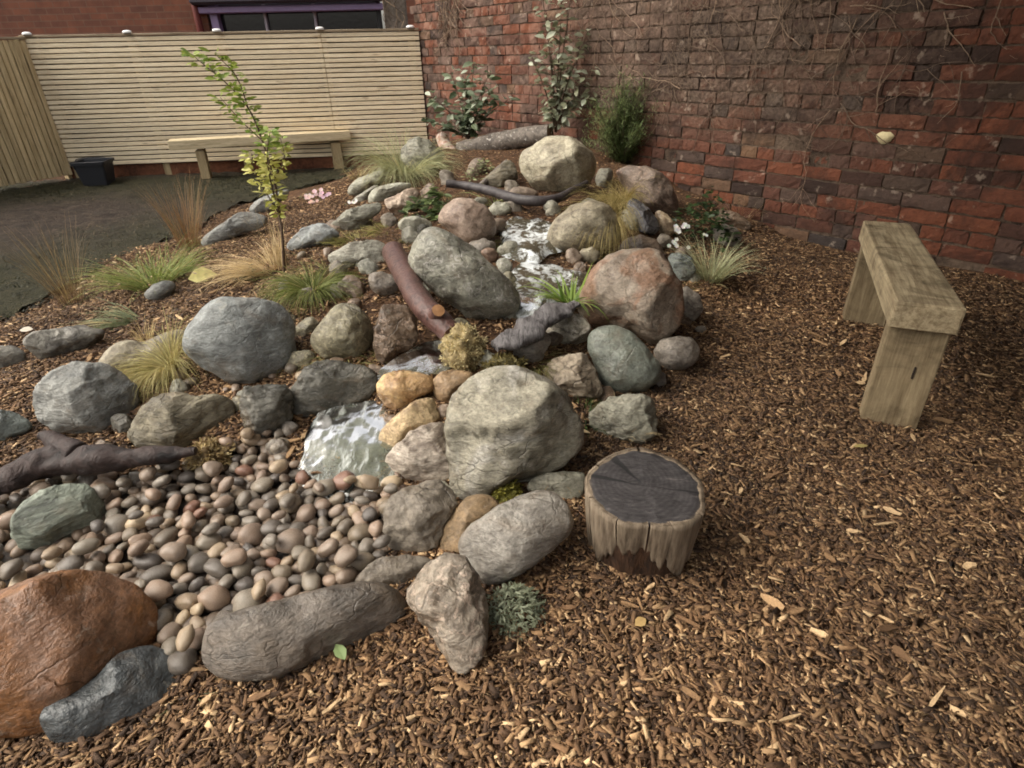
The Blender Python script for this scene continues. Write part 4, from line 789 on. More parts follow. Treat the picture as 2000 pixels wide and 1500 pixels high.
# ------------------------------------------------------------------ building beyond the fence
def back_building():
    Y0 = 9.5
    root = empty("brick_building", (-3.0, Y0, 0))
    tag(root, "dim brown brick building behind the fence with a purple framed window", "building")
    brown = NT("rendered_brick")
    co = brown.n("TexCoord").outputs["Object"]
    v = brown.mapping(co, (1, 1, 1), (RAD(90), 0, 0))
    bt = brown.n("TexBrick", i_Scale=1.0, i_Mortar_Size=.006, i_Brick_Width=.225, i_Row_Height=.075)
    bt.inputs["Color1"].default_value = S(112, 66, 46); bt.inputs["Color2"].default_value = S(92, 56, 42); bt.inputs["Mortar"].default_value = S(104, 74, 60)
    brown.set(bt.inputs["Vector"], v)
    a = brown.noise(co, 6, 5, .6)
    col = brown.mix(.8, bt.outputs["Color"], brown.ramp(a, [(.3, (.7, .7, .7)), (.7, (1.2, 1.2, 1.2))]), 'MULTIPLY')
    m = brown.fin(col, .9, brown.bump(bt.outputs["Fac"], -.6, .006))
    purple = flat_mat("purple_paint", S(134, 114, 152), .45, .08)
    white = flat_mat("grey_frame_paint", S(150, 140, 150), .5, .08)
    dark = flat_mat("dark_window_interior", S(16, 14, 15), .6, .1)
    # wall left of the window, wall above, pier on the right
    link("wall", box_mesh("wall", 6.0, .3, 3.4, 0, (-3.0 - 1.02, .15, 1.7)), m, root)
    link("wall", box_mesh("wall", 2.36, .3, 1.3, 0, (.16, .15, 2.75)), m, root)
    link("wall", box_mesh("wall", 3.4, .3, 3.4, 0, (3.1, .18, 1.7)), m, root)
    link("wall", box_mesh("wall", 2.36, .3, .5, 0, (.16, .15, .25)), m, root)
    w = link("window", box_mesh("window", 2.3, .05, 1.3, .006, (.16, .17, 1.1)), dark, root)
    tag(w, "dark window with purple head")
    link("pane", box_mesh("pane", 2.26, .008, 1.2, 0, (.16, .12, 1.05)), flat_mat("window_glass", S(20, 18, 22), .08, .05, spec=.6), w)
    for x in (-.26, .42): link("mullion", box_mesh("mullion", .035, .06, 1.3, .004, (x, .09, 1.1)), white, w)
    link("jamb", box_mesh("jamb", .1, .12, 1.4, .006, (-.93, .06, 1.1)), purple, w)
    link("jamb", box_mesh("jamb", .05, .12, 1.4, .006, (1.3, .06, 1.1)), dark, w)
    link("head", box_mesh("head", 2.5, .16, .08, .012, (.14, .0, 1.655)), purple, w)
    link("gutter", box_mesh("gutter", 2.56, .22, .1, .03, (.14, -.08, 1.76)), flat_mat("dark_gutter", S(52, 48, 58), .4), w)
    pipe = Buf(); v_, f_ = tube([(-1.12, -.06, 0), (-1.12, -.06, 3.2)], .045, 12); pipe.add(v_, f_, S(120, 34, 26))
    link("drainpipe", mesh("drainpipe", pipe.v, pipe.f, None, True), flat_mat("red_pipe", S(96, 36, 30), .5), root)
back_building()

def pier():
    o = box_mesh("gate_pier", .24, .24, 2.5, .012, (0, 0, 1.25), 2, .004, 5)
    ob = link("gate_pier", o, mortar_mat("grey_render", S(132, 122, 112), S(86, 76, 68)), None, (-1.15, 7.45, 0), (0, 0, .15))
    tag(ob, "grey rendered pier standing behind the fence corner, hung with dead ivy", "pier")
pier()

def unseen_shade_house():
    """unseen house wall and roofs added behind the viewer to shade the right side"""
    root = empty("shade_house", (3.4, -1.0, 0), RAD(-10))
    tag(root, "unseen brick wall added behind the viewer to shade the right side", "building")
    link("wall", box_mesh("wall", 6.4, .4, 6.4, 0, (.6, -.2, 3.2)), D.materials["rendered_brick"], root)
    # roof slabs added out of view overhead to block light on the right
    link("shade_roof", box_mesh("shade_roof", 5.6, 3.9, .12, .01, (-1.9, 1.75, 2.72)), flat_mat("shade_roof_felt", S(70, 62, 56), .9), root)
    link("shade_roof", box_mesh("shade_roof", 4.6, 1.5, .10, .01, (-1.15, 4.45, 2.60)), D.materials["shade_roof_felt"], root)
unseen_shade_house()

def mixc(a, b, t): return tuple(a[i] * (1 - t) + b[i] * t for i in range(3))

# ------------------------------------------------------------------ rocks of the water garden
_ICO = {}
def ico(n):
    if n not in _ICO:
        bm = bmesh.new(); bmesh.ops.create_icosphere(bm, subdivisions=n, radius=1.0)
        v = np.array([q.co[:] for q in bm.verts]); f = np.array([[l.index for l in q.verts] for q in bm.faces], np.int32)
        bm.free(); _ICO[n] = (v, f)
    return _ICO[n]

def fbm(P_, freq, octs=4, seed=0.0):
    off = Vector((seed * 7.3, seed * 3.7, seed * 1.9))
    return np.array([mnoise.fractal(Vector(p) * freq + off, .9, 2.1, octs) for p in P_])

def make_rock(i, row, group="rocks of the water garden"):
    nm, mat, fac, df, lab, cen, yaw, tilt, rr = row
    rr = np.array(rr); R0 = rr.mean(); fac = min(1.0, fac * 1.3)
    s, f = ico(5 if R0 > .06 else 4)
    rg = np.random.default_rng(100 + i)
    ya, ti = RAD(yaw), RAD(tilt)
    w = -np.array([math.sin(ya) * math.cos(ti), math.cos(ya) * math.cos(ti), -math.sin(ti)])   # faces the path
    u = np.array([math.cos(ya), -math.sin(ya), 0.0])
    v = np.cross(w, u)
    su, sv, sw = s[:, 0], s[:, 1], s[:, 2]
    ph = np.arctan2(sv, su)
    n = len(rr)
    k = np.linspace(0, 2 * np.pi, 241)[:-1]
    dense = np.interp(k, np.arange(n + 1) * 2 * np.pi / n, np.r_[rr, rr[0]])
    ker = np.hanning(11); ker /= ker.sum()
    dense = np.convolve(np.r_[dense[-20:], dense, dense[:20]], ker, 'same')[20:-20]
    r_ = np.interp(np.mod(ph, 2 * np.pi), np.r_[k, 2 * np.pi], np.r_[dense, dense[0]])
    sp = np.sqrt(np.clip(su ** 2 + sv ** 2, 0, 1))
    e = .82 - .34 * fac
    depth = df * R0 * (1.0 if R0 > .05 else .9)
    U_ = np.stack([np.cos(ph) * sp ** e, np.sin(ph) * sp ** e, np.sign(sw) * np.abs(sw) ** (1 - .25 * fac)], 1)
    # broken faces, kept inside the outline
    for q in range(int(5 + fac * 6)):
        a_ = (q + rg.uniform(-.3, .3)) * 2.4 + i
        el = rg.uniform(.3, 1.25)
        nn = np.array([math.cos(a_) * math.cos(el), math.sin(a_) * math.cos(el), math.sin(el)])
        if q % 4 == 3: nn[2] *= -1
        cut = max(rg.uniform(.70, .86), math.cos(el) * .97)
        over = np.clip(U_ @ nn - cut, 0, None)
        U_ = U_ - nn * (over * min(.97, .2 + 1.4 * fac))[:, None]
    L = U_ * np.stack([r_ * 1.04, r_ * 1.04, np.full(len(r_), depth)], 1)
    if 'fissure' in lab:      # overhanging upper half above a broken ledge
        xx = L[:, 0] / R0
        edge = -.012 - .03 * xx + .012 * np.sin(xx * 2.3 + 1) + .010 * np.array([mnoise.noise(Vector((q * 5.0, 3, 0))) for q in xx])
        k_ = np.clip((edge - L[:, 1]) / .010, 0, 1); k_ = k_ * k_ * (3 - 2 * k_)
        gv = np.exp(-((L[:, 1] - edge + .006) / .007) ** 2)
        L[:, 2] -= (L[:, 2] > 0) * (.030 * k_ + .016 * gv) * np.clip(1.2 - np.abs(xx), 0, 1)
    Wp = L[:, :1] * u + L[:, 1:2] * v + L[:, 2:] * w
    nz = fbm(Wp, 1.1 / R0, 3, i) * .06 + fbm(Wp, 4.0 / R0, 5, i + 50) * (.016 + .03 * fac)
    if fac > .35:   # chipped ledges
        rd = np.array([mnoise.ridged_multi_fractal(Vector(p) * (1.8 / R0) + Vector((i, 0, 0)), .9, 2.0, 3, 1.0, 2.0) for p in Wp])
        nz += .05 * fac * (rd - rd.mean())
    if fac > .5 and R0 > .05:   # bedding: stepped ledges along the layers
        ns = rg.normal(size=3) * np.array([.3, .3, .2]) + np.array([0, .25, 1]); ns /= np.linalg.norm(ns)
        ss = (Wp @ ns) / R0 * rg.uniform(2.2, 3.4) + .5 * fbm(Wp, 2.2 / R0, 2, i + 7)
        saw = ss - np.floor(ss)
        nz += .05 * fac * (np.minimum(saw * 1.15, (1 - saw) * 7.7) - .5)
    dirn = Wp / (np.linalg.norm(Wp, axis=1)[:, None] + 1e-9)
    Wp = Wp + dirn * (nz * R0)[:, None]
    o = link(nm, mesh(nm, Wp, f, None, True), ROCK_MATS[mat], None, cen)
    tag(o, lab, nm, group)
for i, row in enumerate(ROCKS): make_rock(i, row)
def near_name(p):
    q = min(ROCKS, key=lambda r: (r[5][0] - p[0]) ** 2 + (r[5][1] - p[1]) ** 2 + (r[5][2] - p[2]) ** 2)[4]
    for w in (' beside', ' with', ' behind', ' half', ' above', ' wedged', ' overhanging', ' on ', ' cut', ' at ', ' among', ' directly', ' standing', ' whose', ' right of', ' left of', ' mostly', ' between', ' strewn', ' covered', ' below', ' next', ' under',
              ' tucked', ' in ', ' leading', ' edging', ' beyond', ' perched', ' topping', ' by ', ' pointing', ' leaning', ' lying', ','):
        q = q.split(w)[0]
    return q
TINT = dict(brown2='brown', greypink='pinkish-grey', flatgrey='grey', browngrey2='grey-brown', tan='olive-tan', brown='dark brown', grey='grey', pale='pale', darkgrey='dark grey')
for i, (p, r_, mk) in enumerate(FILLERS):
    rg = np.random.default_rng(900 + i)
    rr = r_ * (1 + .18 * np.cos(np.arange(16) * .3927 * 2 + rg.uniform(0, 6)) + .08 * rg.normal(size=16)) * np.where(np.arange(16) % 16 < 8, .85, .8)
    make_rock(200 + i, ("stone", mk, float(rg.uniform(.1, .5)), .9, "small %s stone wedged beside the %s" % (TINT[mk], near_name(p)), tuple(p), 0.0, 35.0, tuple(rr)), "small stones in the gaps")

# ------------------------------------------------------------------ cobbles
def cobble_mat():
    t = NT("cobble_stone")
    rnd = t.n("ObjectInfo").outputs["Random"]
    tc = t.n("TexCoord").outputs["Object"]
    off = t.n("VectorMath", operation='MULTIPLY_ADD'); t.set(off.inputs[0], rnd); off.inputs[1].default_value = (91, 47, 13); t.set(off.inputs[2], tc)
    v = off.outputs[0]
    col = t.ramp(rnd, [(0, S(112, 103, 91)), (.09, S(150, 132, 110)), (.18, S(128, 120, 109)), (.28, S(136, 118, 103)), (.38, S(162, 144, 120)), (.47, S(100, 93, 85)), (.56, S(140, 124, 109)),
                       (.66, S(122, 110, 93)), (.74, S(152, 131, 113)), (.82, S(134, 125, 111)), (.89, S(88, 82, 77)), (.94, S(128, 96, 80)), (.97, S(184, 165, 137))], 'CONSTANT')
    fl = t.ramp(t.noise(v, 70, 3, .7), [(.58, BLACK), (.66, WHITE)])
    col = t.mix(t.math('MULTIPLY', fl, .35), col, S(168, 156, 140))
    a = t.noise(v, 26, 5, .65, .6); b = t.noise(t.mapping(v, (1, 1, 4), (.4, .6, 0)), 30, 4, .6); c = t.noise(v, 200, 3, .7)
    col = t.mix(.9, col, t.ramp(a, [(.3, (.66, .64, .62)), (.5, (1, 1, 1)), (.72, (1.22, 1.2, 1.16))]), 'MULTIPLY')
    col = t.mix(.6, col, t.ramp(b, [(.3, (.78, .76, .74)), (.7, (1.15, 1.15, 1.15))]), 'MULTIPLY')
    return t.fin(col, t.ramp(a, [(.3, (.18,) * 3), (.7, (.42,) * 3)]), t.bump(c, .2, .002, t.bump(a, .25, .004)), Specular_IOR_Level=.5)
MAT_COBBLE = cobble_mat()

def cobbles():
    # silt under the stones
    xs = np.arange(-1.75, -.1, .03); ys = np.arange(.55, 1.85, .03)
    X, Y = np.meshgrid(xs, ys); Z = H(X, Y) - .006
    ins = inside(X, Y, COBBLE_BED); a = ins[:-1, :-1] | ins[1:, :-1] | ins[:-1, 1:] | ins[1:, 1:]
    i = np.arange(len(ys) - 1)[:, None] * len(xs) + np.arange(len(xs) - 1)[None]
    F_ = np.stack([i, i + 1, i + 1 + len(xs), i + len(xs)], -1)[a]
    t = NT("wet_silt"); co = t.n("TexCoord").outputs["Object"]; nz = t.noise(co, 80, 5, .7)
    bed = link("cobble_bed", mesh("cobble_bed", np.c_[X.ravel(), Y.ravel(), Z.ravel()], F_, None, True),
               t.fin(t.ramp(nz, [(.35, S(22, 17, 13)), (.65, S(60, 48, 38))]), .7, t.bump(nz, .8, .01)))
    tag(bed, kind="structure")
    ms = []
    for k in range(8):
        s, f = ico(3)
        rg = np.random.default_rng(500 + k)
        P_ = s * np.array([1.0, rg.uniform(.58, .88), rg.uniform(.46, .66)])
        P_[:, 0] += .18 * rg.uniform(-1, 1) * P_[:, 1] ** 2 * 2
        P_ *= (1 + .10 * rg.uniform(0, 1) * np.sign(s[:, :1]) * np.abs(s[:, :1]))
        P_ = np.sign(P_) * np.abs(P_) ** rg.uniform(.8, .98)
        P_ *= (1 + .16 * fbm(s, 1.1, 3, k)[:, None])
        ms.append(mesh("cobble_piece", P_, f, None, True, [MAT_COBBLE]))
    rg = np.random.default_rng(21)
    pts = []
    px = np.array([p[0] for p in COBBLE_BED]); py = np.array([p[1] for p in COBBLE_BED])
    def throw(n, sep, lay, amin, amax, tries):
        k = 0
        for _ in range(tries):
            x, y = rg.uniform(px.min(), px.max()), rg.uniform(py.min(), py.max())
            a = rg.uniform(amin, amax)
            if not inside(np.array([x]), np.array([y]), COBBLE_BED)[0]: continue
            if ((x + 1.17) / .13) ** 2 + ((y - 1.15) / .12) ** 2 < 1: continue          # the slate lies here
            if any((x - q[0]) ** 2 + (y - q[1]) ** 2 < (sep * (a + q[2])) ** 2 for q in pts if q[3] == lay): continue
            pts.append((x, y, a, lay)); k += 1
            if k >= n: break
    throw(50, .74, 0, .029, .038, 3000)
    throw(460, .70, 0, .018, .028, 20000)
    arr = np.array([q[:3] for q in pts])
    for it in range(60):                                   # settle: push overlapping stones apart, pull all together
        dx = arr[:, None, 0] - arr[None, :, 0]; dy = arr[:, None, 1] - arr[None, :, 1]
        dd = np.sqrt(dx * dx + dy * dy) + np.eye(len(arr))
        need = .80 * (arr[:, None, 2] + arr[None, :, 2])
        ov = np.clip(need - dd, 0, None) * (1 - np.eye(len(arr)))
        arr[:, 0] += (dx / dd * ov).sum(1) * .2; arr[:, 1] += (dy / dd * ov).sum(1) * .2
    pts = [(a_[0], a_[1], a_[2], 0) for a_ in arr if inside(np.array([a_[0]]), np.array([a_[1]]), COBBLE_BED)[0]]
    n0 = len(pts)
    throw(60, 1.0, 1, .018, .030, 3000)
    top = pts[n0:]; low = pts[:n0]
    low.sort(key=lambda q: -q[2] / math.hypot(q[0], q[1]))
    keep = low[:300 - len(top)] + top
    # deeper stones seen only in the gaps, as one part
    b = Buf(); s3, f3 = ico(2)
    fill = list(low[300 - len(top):])
    for _ in range(700):
        x, y = rg.uniform(px.min(), px.max()), rg.uniform(py.min(), py.max())
        if inside(np.array([x]), np.array([y]), COBBLE_BED)[0]: fill.append((x, y, rg.uniform(.018, .03), -1))
    for (x, y, a, lay) in fill:
        M_ = Matrix.Rotation(rg.uniform(0, 6.28), 3, 'Z') @ Matrix.Rotation(rg.normal() * .3, 3, 'X')
        q = (s3 * np.array([1, rg.uniform(.6, .9), rg.uniform(.5, .65)]) * a) @ np.array(M_).T + np.array([x, y, H(x, y) + (a * .42 if lay == 0 else -.004)])
        b.add(q, f3, mixc(S(84, 74, 64), S(128, 110, 92), rg.random()))
    fo = b.build("cobble_fill", attr_mat("cobble_fill_stone", .5, .2, 60, False, .3), bed, True); fo["kind"] = "stuff"
    pts = keep
    base = empty
    for (x, y, a, lay) in pts:
        z = H(x, y) + a * .42 + (lay * .036) + rg.uniform(-.006, .008)
        o = link("cobble", ms[rg.integers(8)], None, bed, (x, y, z), (rg.normal() * .28, rg.normal() * .28, rg.uniform(0, 6.28)))
        o.scale = (a, a, a)
    print("cobbles", len(pts))
    # loose pebbles wedged between the rocks higher up
    for (p, a) in [((-0.760, 1.833, 0.119), .03), ((-0.703, 1.782, 0.113), .03), ((-0.825, 1.814, 0.106), .02), ((-0.926, 1.744, 0.096), .022), ((-1.096, 1.786, 0.097), .026), ((-0.958, 1.744, 0.097), .014), ((-1.163, 1.845, 0.098), .03), ((-1.247, 1.824, 0.092), .022),
                   ((-0.570, 2.719, 0.226), .026), ((-0.605, 2.654, 0.216), .022), ((0.071, 1.805, 0.163), .018), ((-0.900, 2.898, 0.209), .03), ((-1.049, 2.954, 0.182), .028), ((-0.022, 3.520, 0.267), .022), ((0.762, 2.181, 0.077), .022)]:
        o = link("pebble", ms[rg.integers(8)], None, None, (p[0], p[1], p[2] + a * .5), (rg.normal() * .3, rg.normal() * .3, rg.uniform(0, 6.28)))
        o.scale = (a, a, a)
        tag(o, "loose rounded pebble lying beside the %s" % near_name(p), "pebble", "pebbles between the boulders")
cobbles()

# ------------------------------------------------------------------ bark chips
def chips():
    n = 680000
    rad = RNG.uniform(.35, 5.6, n); az = RNG.uniform(-1.25, 1.35, n)
    keep = RNG.random(n) < np.clip(rad / 1.6, 0, 1) * np.clip(1.35 - rad / 6.5, .12, 1)
    rad, az = rad[keep], az[keep]
    x, y = rad * np.sin(az), rad * np.cos(az)
    side = (x - WC[0]) * WD[1] - (y - WC[1]) * WD[0]       # in front of the wall
    jx = x + RNG.normal(0, .05, len(x)); jy = y + RNG.normal(0, .05, len(x))
    k = ~inside(jx, jy, LAWN) & ~inside(x, y, COBBLE_BED) & (side > .02) & (y < 6.4)
    hz = H(x, y)
    k &= RNG.random(len(x)) < np.where((hz > .16) & (x > -.9), .22, 1.0)
    for (cx, cy, rx, ry, dp) in POOLS: k &= ((x - cx) / rx) ** 2 + ((y - cy) / ry) ** 2 > .9
    x, y = x[k], y[k]
    # a few stray onto the lawn edge
    n = len(x)
    print("chips", n)
    z = H(x, y)
    dist = np.hypot(x, y)
    ln = np.exp(RNG.normal(math.log(.0068), .5, n)).clip(.002, .019)
    wd = (ln * RNG.uniform(.15, .5, n)).clip(.0012, .0065)
    th = RNG.uniform(.0004, .0016, n)
    yaw = RNG.uniform(0, 2 * np.pi, n); pit = RNG.normal(0, .16, n); rol = RNG.normal(0, .28, n)
    cy, sy, cp, sp_, cr, sr = np.cos(yaw), np.sin(yaw), np.cos(pit), np.sin(pit), np.cos(rol), np.sin(rol)
    ax = np.stack([cy * cp, sy * cp, sp_], 1)
    ay = np.stack([-sy * cr - cy * sp_ * sr, cy * cr - sy * sp_ * sr, cp * sr], 1)
    az_ = np.cross(ax, ay)
    lift = .002 + RNG.uniform(.000, .006, n) + np.abs(sp_) * ln * .5
    c = np.c_[x, y, z + lift]
    V = np.empty((n, 8, 3))
    q = 0
    for sx in (-1, 1):
        for sy_ in (-1, 1):
            for sz in (-1, 1):
                tap = RNG.uniform(.35, 1.1, n); ext = RNG.uniform(.75, 1.1, n)
                V[:, q] = c + ax * (sx * ln * ext)[:, None] + ay * (sy_ * wd * tap)[:, None] + az_ * (sz * th)[:, None]
                q += 1
    f = np.array([[0, 1, 3, 2], [4, 6, 7, 5], [0, 4, 5, 1], [2, 3, 7, 6], [0, 2, 6, 4], [1, 5, 7, 3]])
    F_ = (np.arange(n)[:, None, None] * 8 + f[None]).reshape(-1, 4)
    pal = np.array([S(66, 48, 33)[:3], S(90, 66, 45)[:3], S(112, 84, 57)[:3], S(136, 106, 74)[:3], S(166, 134, 97)[:3], S(200, 169, 128)[:3]])
    pr = np.array([.18, .25, .26, .18, .09, .04])
    idx = RNG.choice(6, n, p=pr)
    col = pal[idx] * RNG.uniform(.7, 1.12, n)[:, None]
    col = col * (1.02 + .22 * np.sin(x * 2.1 + 1.3 * np.sin(y * 1.7)) * np.sin(y * 2.6 + x) + .10 * np.sin(x * 7 + 3 * np.sin(y * 5)))[:, None]
    o = link("bark_chips", mesh("bark_chips", V.reshape(-1, 3), F_, np.repeat(col, 8, axis=0)), MAT_CHIP)
    tag(o, "loose brown bark chips covering the ground around the rocks", "bark chips", kind="stuff")
    # a few larger splinters that stand out on top
    rg = np.random.default_rng(77)
    b = Buf()
    for _ in range(260):
        r_, a_ = rg.uniform(.75, 3.2), rg.uniform(-.75, .95)
        x, y = r_ * math.sin(a_), r_ * math.cos(a_)
        if inside(np.array([x]), np.array([y]), COBBLE_BED)[0] or inside(np.array([x]), np.array([y]), LAWN)[0]: continue
        if (x - WC[0]) * WD[1] - (y - WC[1]) * WD[0] < .05: continue
        L = rg.uniform(.012, .03); yaw = rg.uniform(0, 6.28)
        p = np.array([x, y, H(x, y) + .012]); dv = np.array([math.cos(yaw), math.sin(yaw), rg.normal() * .15]); w_ = np.array([-math.sin(yaw), math.cos(yaw), rg.normal() * .4]) * rg.uniform(.003, .008)
        vs_ = []
        for t in (-1, -.4, .3, 1):
            wt = rg.uniform(.5, 1.1) if abs(t) < 1 else rg.uniform(.1, .6)
            cc = p + dv * L * t + np.array([0, 0, rg.uniform(0, .003)])
            vs_ += [cc - w_ * wt, cc + w_ * wt, cc + w_ * wt + np.array([0, 0, .004]), cc - w_ * wt + np.array([0, 0, .004])]
        fs = []
        for k in range(3):
            for m in range(4): fs.append((k * 4 + m, k * 4 + (m + 1) % 4, k * 4 + 4 + (m + 1) % 4, k * 4 + 4 + m))
        fs += [(0, 1, 2, 3), (15, 14, 13, 12)]
        b.add(vs_, fs, np.array(pal[rg.integers(2, 6)]) * rg.uniform(.8, 1.15))
    o = b.build("bark_splinters", MAT_CHIP)
    tag(o, "larger pale splinters of bark scattered over the mulch", "bark chips", kind="stuff")
chips()

# ------------------------------------------------------------------ water
def water_mat(name, tint, foam_glint_lo, foam_glint_hi, scale, clear=.7, stretch=(1, 1, 1), bump=.25, foam_glint_col=S(226, 232, 230), rough=.05, milk=S(150, 154, 142)):
    """thin clear water: mostly see-through with a glossy skin, white where it is aerated; on the pools the white is painted sky reflection"""
    t = NT(name)
    geo = t.n("NewGeometry").outputs["Position"]
    v = t.mapping(geo, stretch)
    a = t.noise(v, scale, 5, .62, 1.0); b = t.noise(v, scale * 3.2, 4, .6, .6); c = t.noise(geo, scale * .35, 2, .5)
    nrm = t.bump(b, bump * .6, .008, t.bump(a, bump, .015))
    f = t.ramp(t.math('ADD', t.math('MULTIPLY', a, .62), t.math('MULTIPLY', b, .38)), [(foam_glint_lo, BLACK), (foam_glint_hi, WHITE)])
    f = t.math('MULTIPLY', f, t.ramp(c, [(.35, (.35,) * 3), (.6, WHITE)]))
    tr = t.n("BsdfTransparent"); tr.inputs[0].default_value = tint
    gl = t.n("BsdfGlossy"); gl.inputs["Roughness"].default_value = rough; t.set(gl.inputs["Normal"], nrm)
    fr = t.n("Fresnel"); fr.inputs[0].default_value = 1.3; t.set(fr.inputs["Normal"], nrm)
    body = t.n("BsdfDiffuse"); body.inputs[0].default_value = milk; t.set(body.inputs["Normal"], nrm)
    m0 = t.n("MixShader"); m0.inputs[0].default_value = clear
    t.t.links.new(body.outputs[0], m0.inputs[1]); t.t.links.new(tr.outputs[0], m0.inputs[2])
    m1 = t.n("MixShader"); t.set(m1.inputs[0], fr.outputs[0]); t.t.links.new(m0.outputs[0], m1.inputs[1]); t.t.links.new(gl.outputs[0], m1.inputs[2])
    t.fin(foam_glint_col, .4, nrm)
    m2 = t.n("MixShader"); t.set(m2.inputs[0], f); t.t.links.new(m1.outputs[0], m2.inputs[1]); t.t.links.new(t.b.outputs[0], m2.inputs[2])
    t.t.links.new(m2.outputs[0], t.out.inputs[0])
    return t.m

def sheet(rows, nu=24, nv=30, wob=.006, seed=0, freq=18, edge=.0):
    """sheet between left and right edge points of several rows"""
    Lp = smooth_path([r[0] for r in rows], 8); Rp = smooth_path([r[1] for r in rows], 8)
    vs_, fs = [], []
    m = len(Lp)
    for j in range(m):
        for i in range(nu + 1):
            t = i / nu
            p = Lp[j] * (1 - t) + Rp[j] * t
            n_ = mnoise.fractal(Vector((p[0], p[1], p[2])) * freq + Vector((seed, 0, 0)), .8, 2.0, 3)
            e = -edge * (2 * t - 1) ** 4
            vs_.append((p[0], p[1], p[2] + wob * n_ + e))
    W = nu + 1
    for j in range(m - 1):
        for i in range(nu): fs.append((j * W + i, j * W + i + 1, (j + 1) * W + i + 1, (j + 1) * W + i))
    return vs_, fs

def water():
    pool = water_mat("pool_water", S(186, 180, 162), .49, .58, 13, .5, (1, .6, 1), .10, S(226, 232, 234), .04, S(104, 98, 82))  # white blotches on the pools are sky reflections painted into the colour
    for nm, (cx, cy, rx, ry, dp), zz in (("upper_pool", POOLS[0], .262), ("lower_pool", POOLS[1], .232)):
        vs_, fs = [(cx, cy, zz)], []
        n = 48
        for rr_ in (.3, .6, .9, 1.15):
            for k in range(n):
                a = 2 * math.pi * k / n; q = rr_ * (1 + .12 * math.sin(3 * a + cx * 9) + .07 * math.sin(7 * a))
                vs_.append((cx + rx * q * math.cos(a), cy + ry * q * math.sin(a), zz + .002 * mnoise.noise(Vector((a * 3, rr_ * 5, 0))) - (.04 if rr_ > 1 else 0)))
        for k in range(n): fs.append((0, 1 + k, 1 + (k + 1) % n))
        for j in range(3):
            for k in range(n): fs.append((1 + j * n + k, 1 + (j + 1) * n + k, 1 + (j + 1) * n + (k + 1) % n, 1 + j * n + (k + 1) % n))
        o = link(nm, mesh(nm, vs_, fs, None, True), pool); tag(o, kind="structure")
    # short spill between the pools and out of the lower one
    spill = water_mat("spill_water", S(200, 200, 190), .46, .6, 24, .6, (1, .5, 1), .3)
    for nm, rows in (("pool_spill", [((0.033, 2.255, 0.232), (0.132, 2.203, 0.232)), ((0.019, 2.159, 0.226), (0.112, 2.116, 0.224)), ((0.022, 2.104, 0.206), (0.094, 2.065, 0.204)), ((0.024, 2.053, 0.190), (0.080, 2.021, 0.190))]),):
        v, f = sheet(rows, 16, wob=.005, seed=7)
        o = link(nm, mesh(nm, v, f, None, True), spill); tag(o, kind="structure")
    # thin film running over the dark slab to the ochre rock
    film = water_mat("running_film", S(196, 190, 176), .60, .72, 22, .75, (1, .6, 1), .3)
    v, f = sheet([((-0.299, 1.878, 0.200), (-0.167, 1.904, 0.200)), ((-0.377, 1.798, 0.188), (-0.171, 1.807, 0.188)), ((-0.425, 1.726, 0.178), (-0.184, 1.744, 0.178)), ((-0.442, 1.674, 0.165), (-0.232, 1.706, 0.165))], 20, wob=.004, seed=3)
    o = link("stream_film", mesh("stream_film", v, f, None, True), film); tag(o, kind="structure")
    # white cascade at the bottom
    fall = water_mat("cascade_water_skin", S(214, 216, 206), .53, .70, 13, .70, (1.5, .5, .7), .14, S(204, 210, 206), .1, S(138, 144, 132))
    rows = [((-0.605, 1.586, 0.112), (-0.331, 1.665, 0.118)), ((-0.618, 1.528, 0.104), (-0.322, 1.592, 0.110)), ((-0.618, 1.470, 0.095), (-0.323, 1.503, 0.098)), ((-0.606, 1.410, 0.082), (-0.329, 1.416, 0.084)), ((-0.611, 1.360, 0.068), (-0.317, 1.362, 0.069)),
            ((-0.596, 1.321, 0.055), (-0.295, 1.322, 0.056)), ((-0.612, 1.292, 0.043), (-0.287, 1.295, 0.045)), ((-0.590, 1.259, 0.034), (-0.298, 1.267, 0.036)), ((-0.591, 1.231, 0.026), (-0.315, 1.235, 0.028))]
    v, f = sheet(rows, 60, wob=.004, seed=4, freq=15, edge=.012)
    sl = [(np.array(p) - np.array([0, -.006, .012]), np.array(q) - np.array([0, -.006, .012])) for p, q in rows]
    v2, f2 = sheet(sl, 40, wob=.009, seed=9, freq=12, edge=.012)
    o = link("cascade_stone", mesh("cascade_stone", v2, f2, None, True), ROCK_MATS['flatgrey']); tag(o, "flat grey stone under the thin sheet of falling water", "rock", "rocks of the water garden")
    o = link("cascade_water", mesh("cascade_water", v, f, None, True), fall); tag(o, kind="structure")
    # foam heaped where the fall meets the cobbles
    foam = flat_mat("foam_bubbles", S(226, 230, 228), .35, .06, 90, .5)
    b = Buf(); rg = np.random.default_rng(5)
    s, fc = ico(3)
    spots = [(-0.556, 1.235, 0.030), (-0.525, 1.229, 0.026), (-0.499, 1.239, 0.034), (-0.583, 1.271, 0.036), (-0.463, 1.250, 0.038), (-0.541, 1.255, 0.036), (-0.415, 1.267, 0.040), (-0.368, 1.277, 0.044), (-0.336, 1.300, 0.050), (-0.476, 1.226, 0.030), (-0.582, 1.297, 0.045)]
    for (p) in spots:
        for q_ in range(12):
            r_ = rg.uniform(.002, .005)
            c_ = np.array(p) + np.array([rg.normal() * .026, rg.normal() * .012, rg.normal() * .002])
            q = ico(2)[0] * np.array([1.6, 1.3, .4]) * r_
            q = q * (1 + .35 * fbm(ico(2)[0], 2.2, 3, c_[0] * 50)[:, None]) + c_
            b.add(q, ico(2)[1], (1, 1, 1))
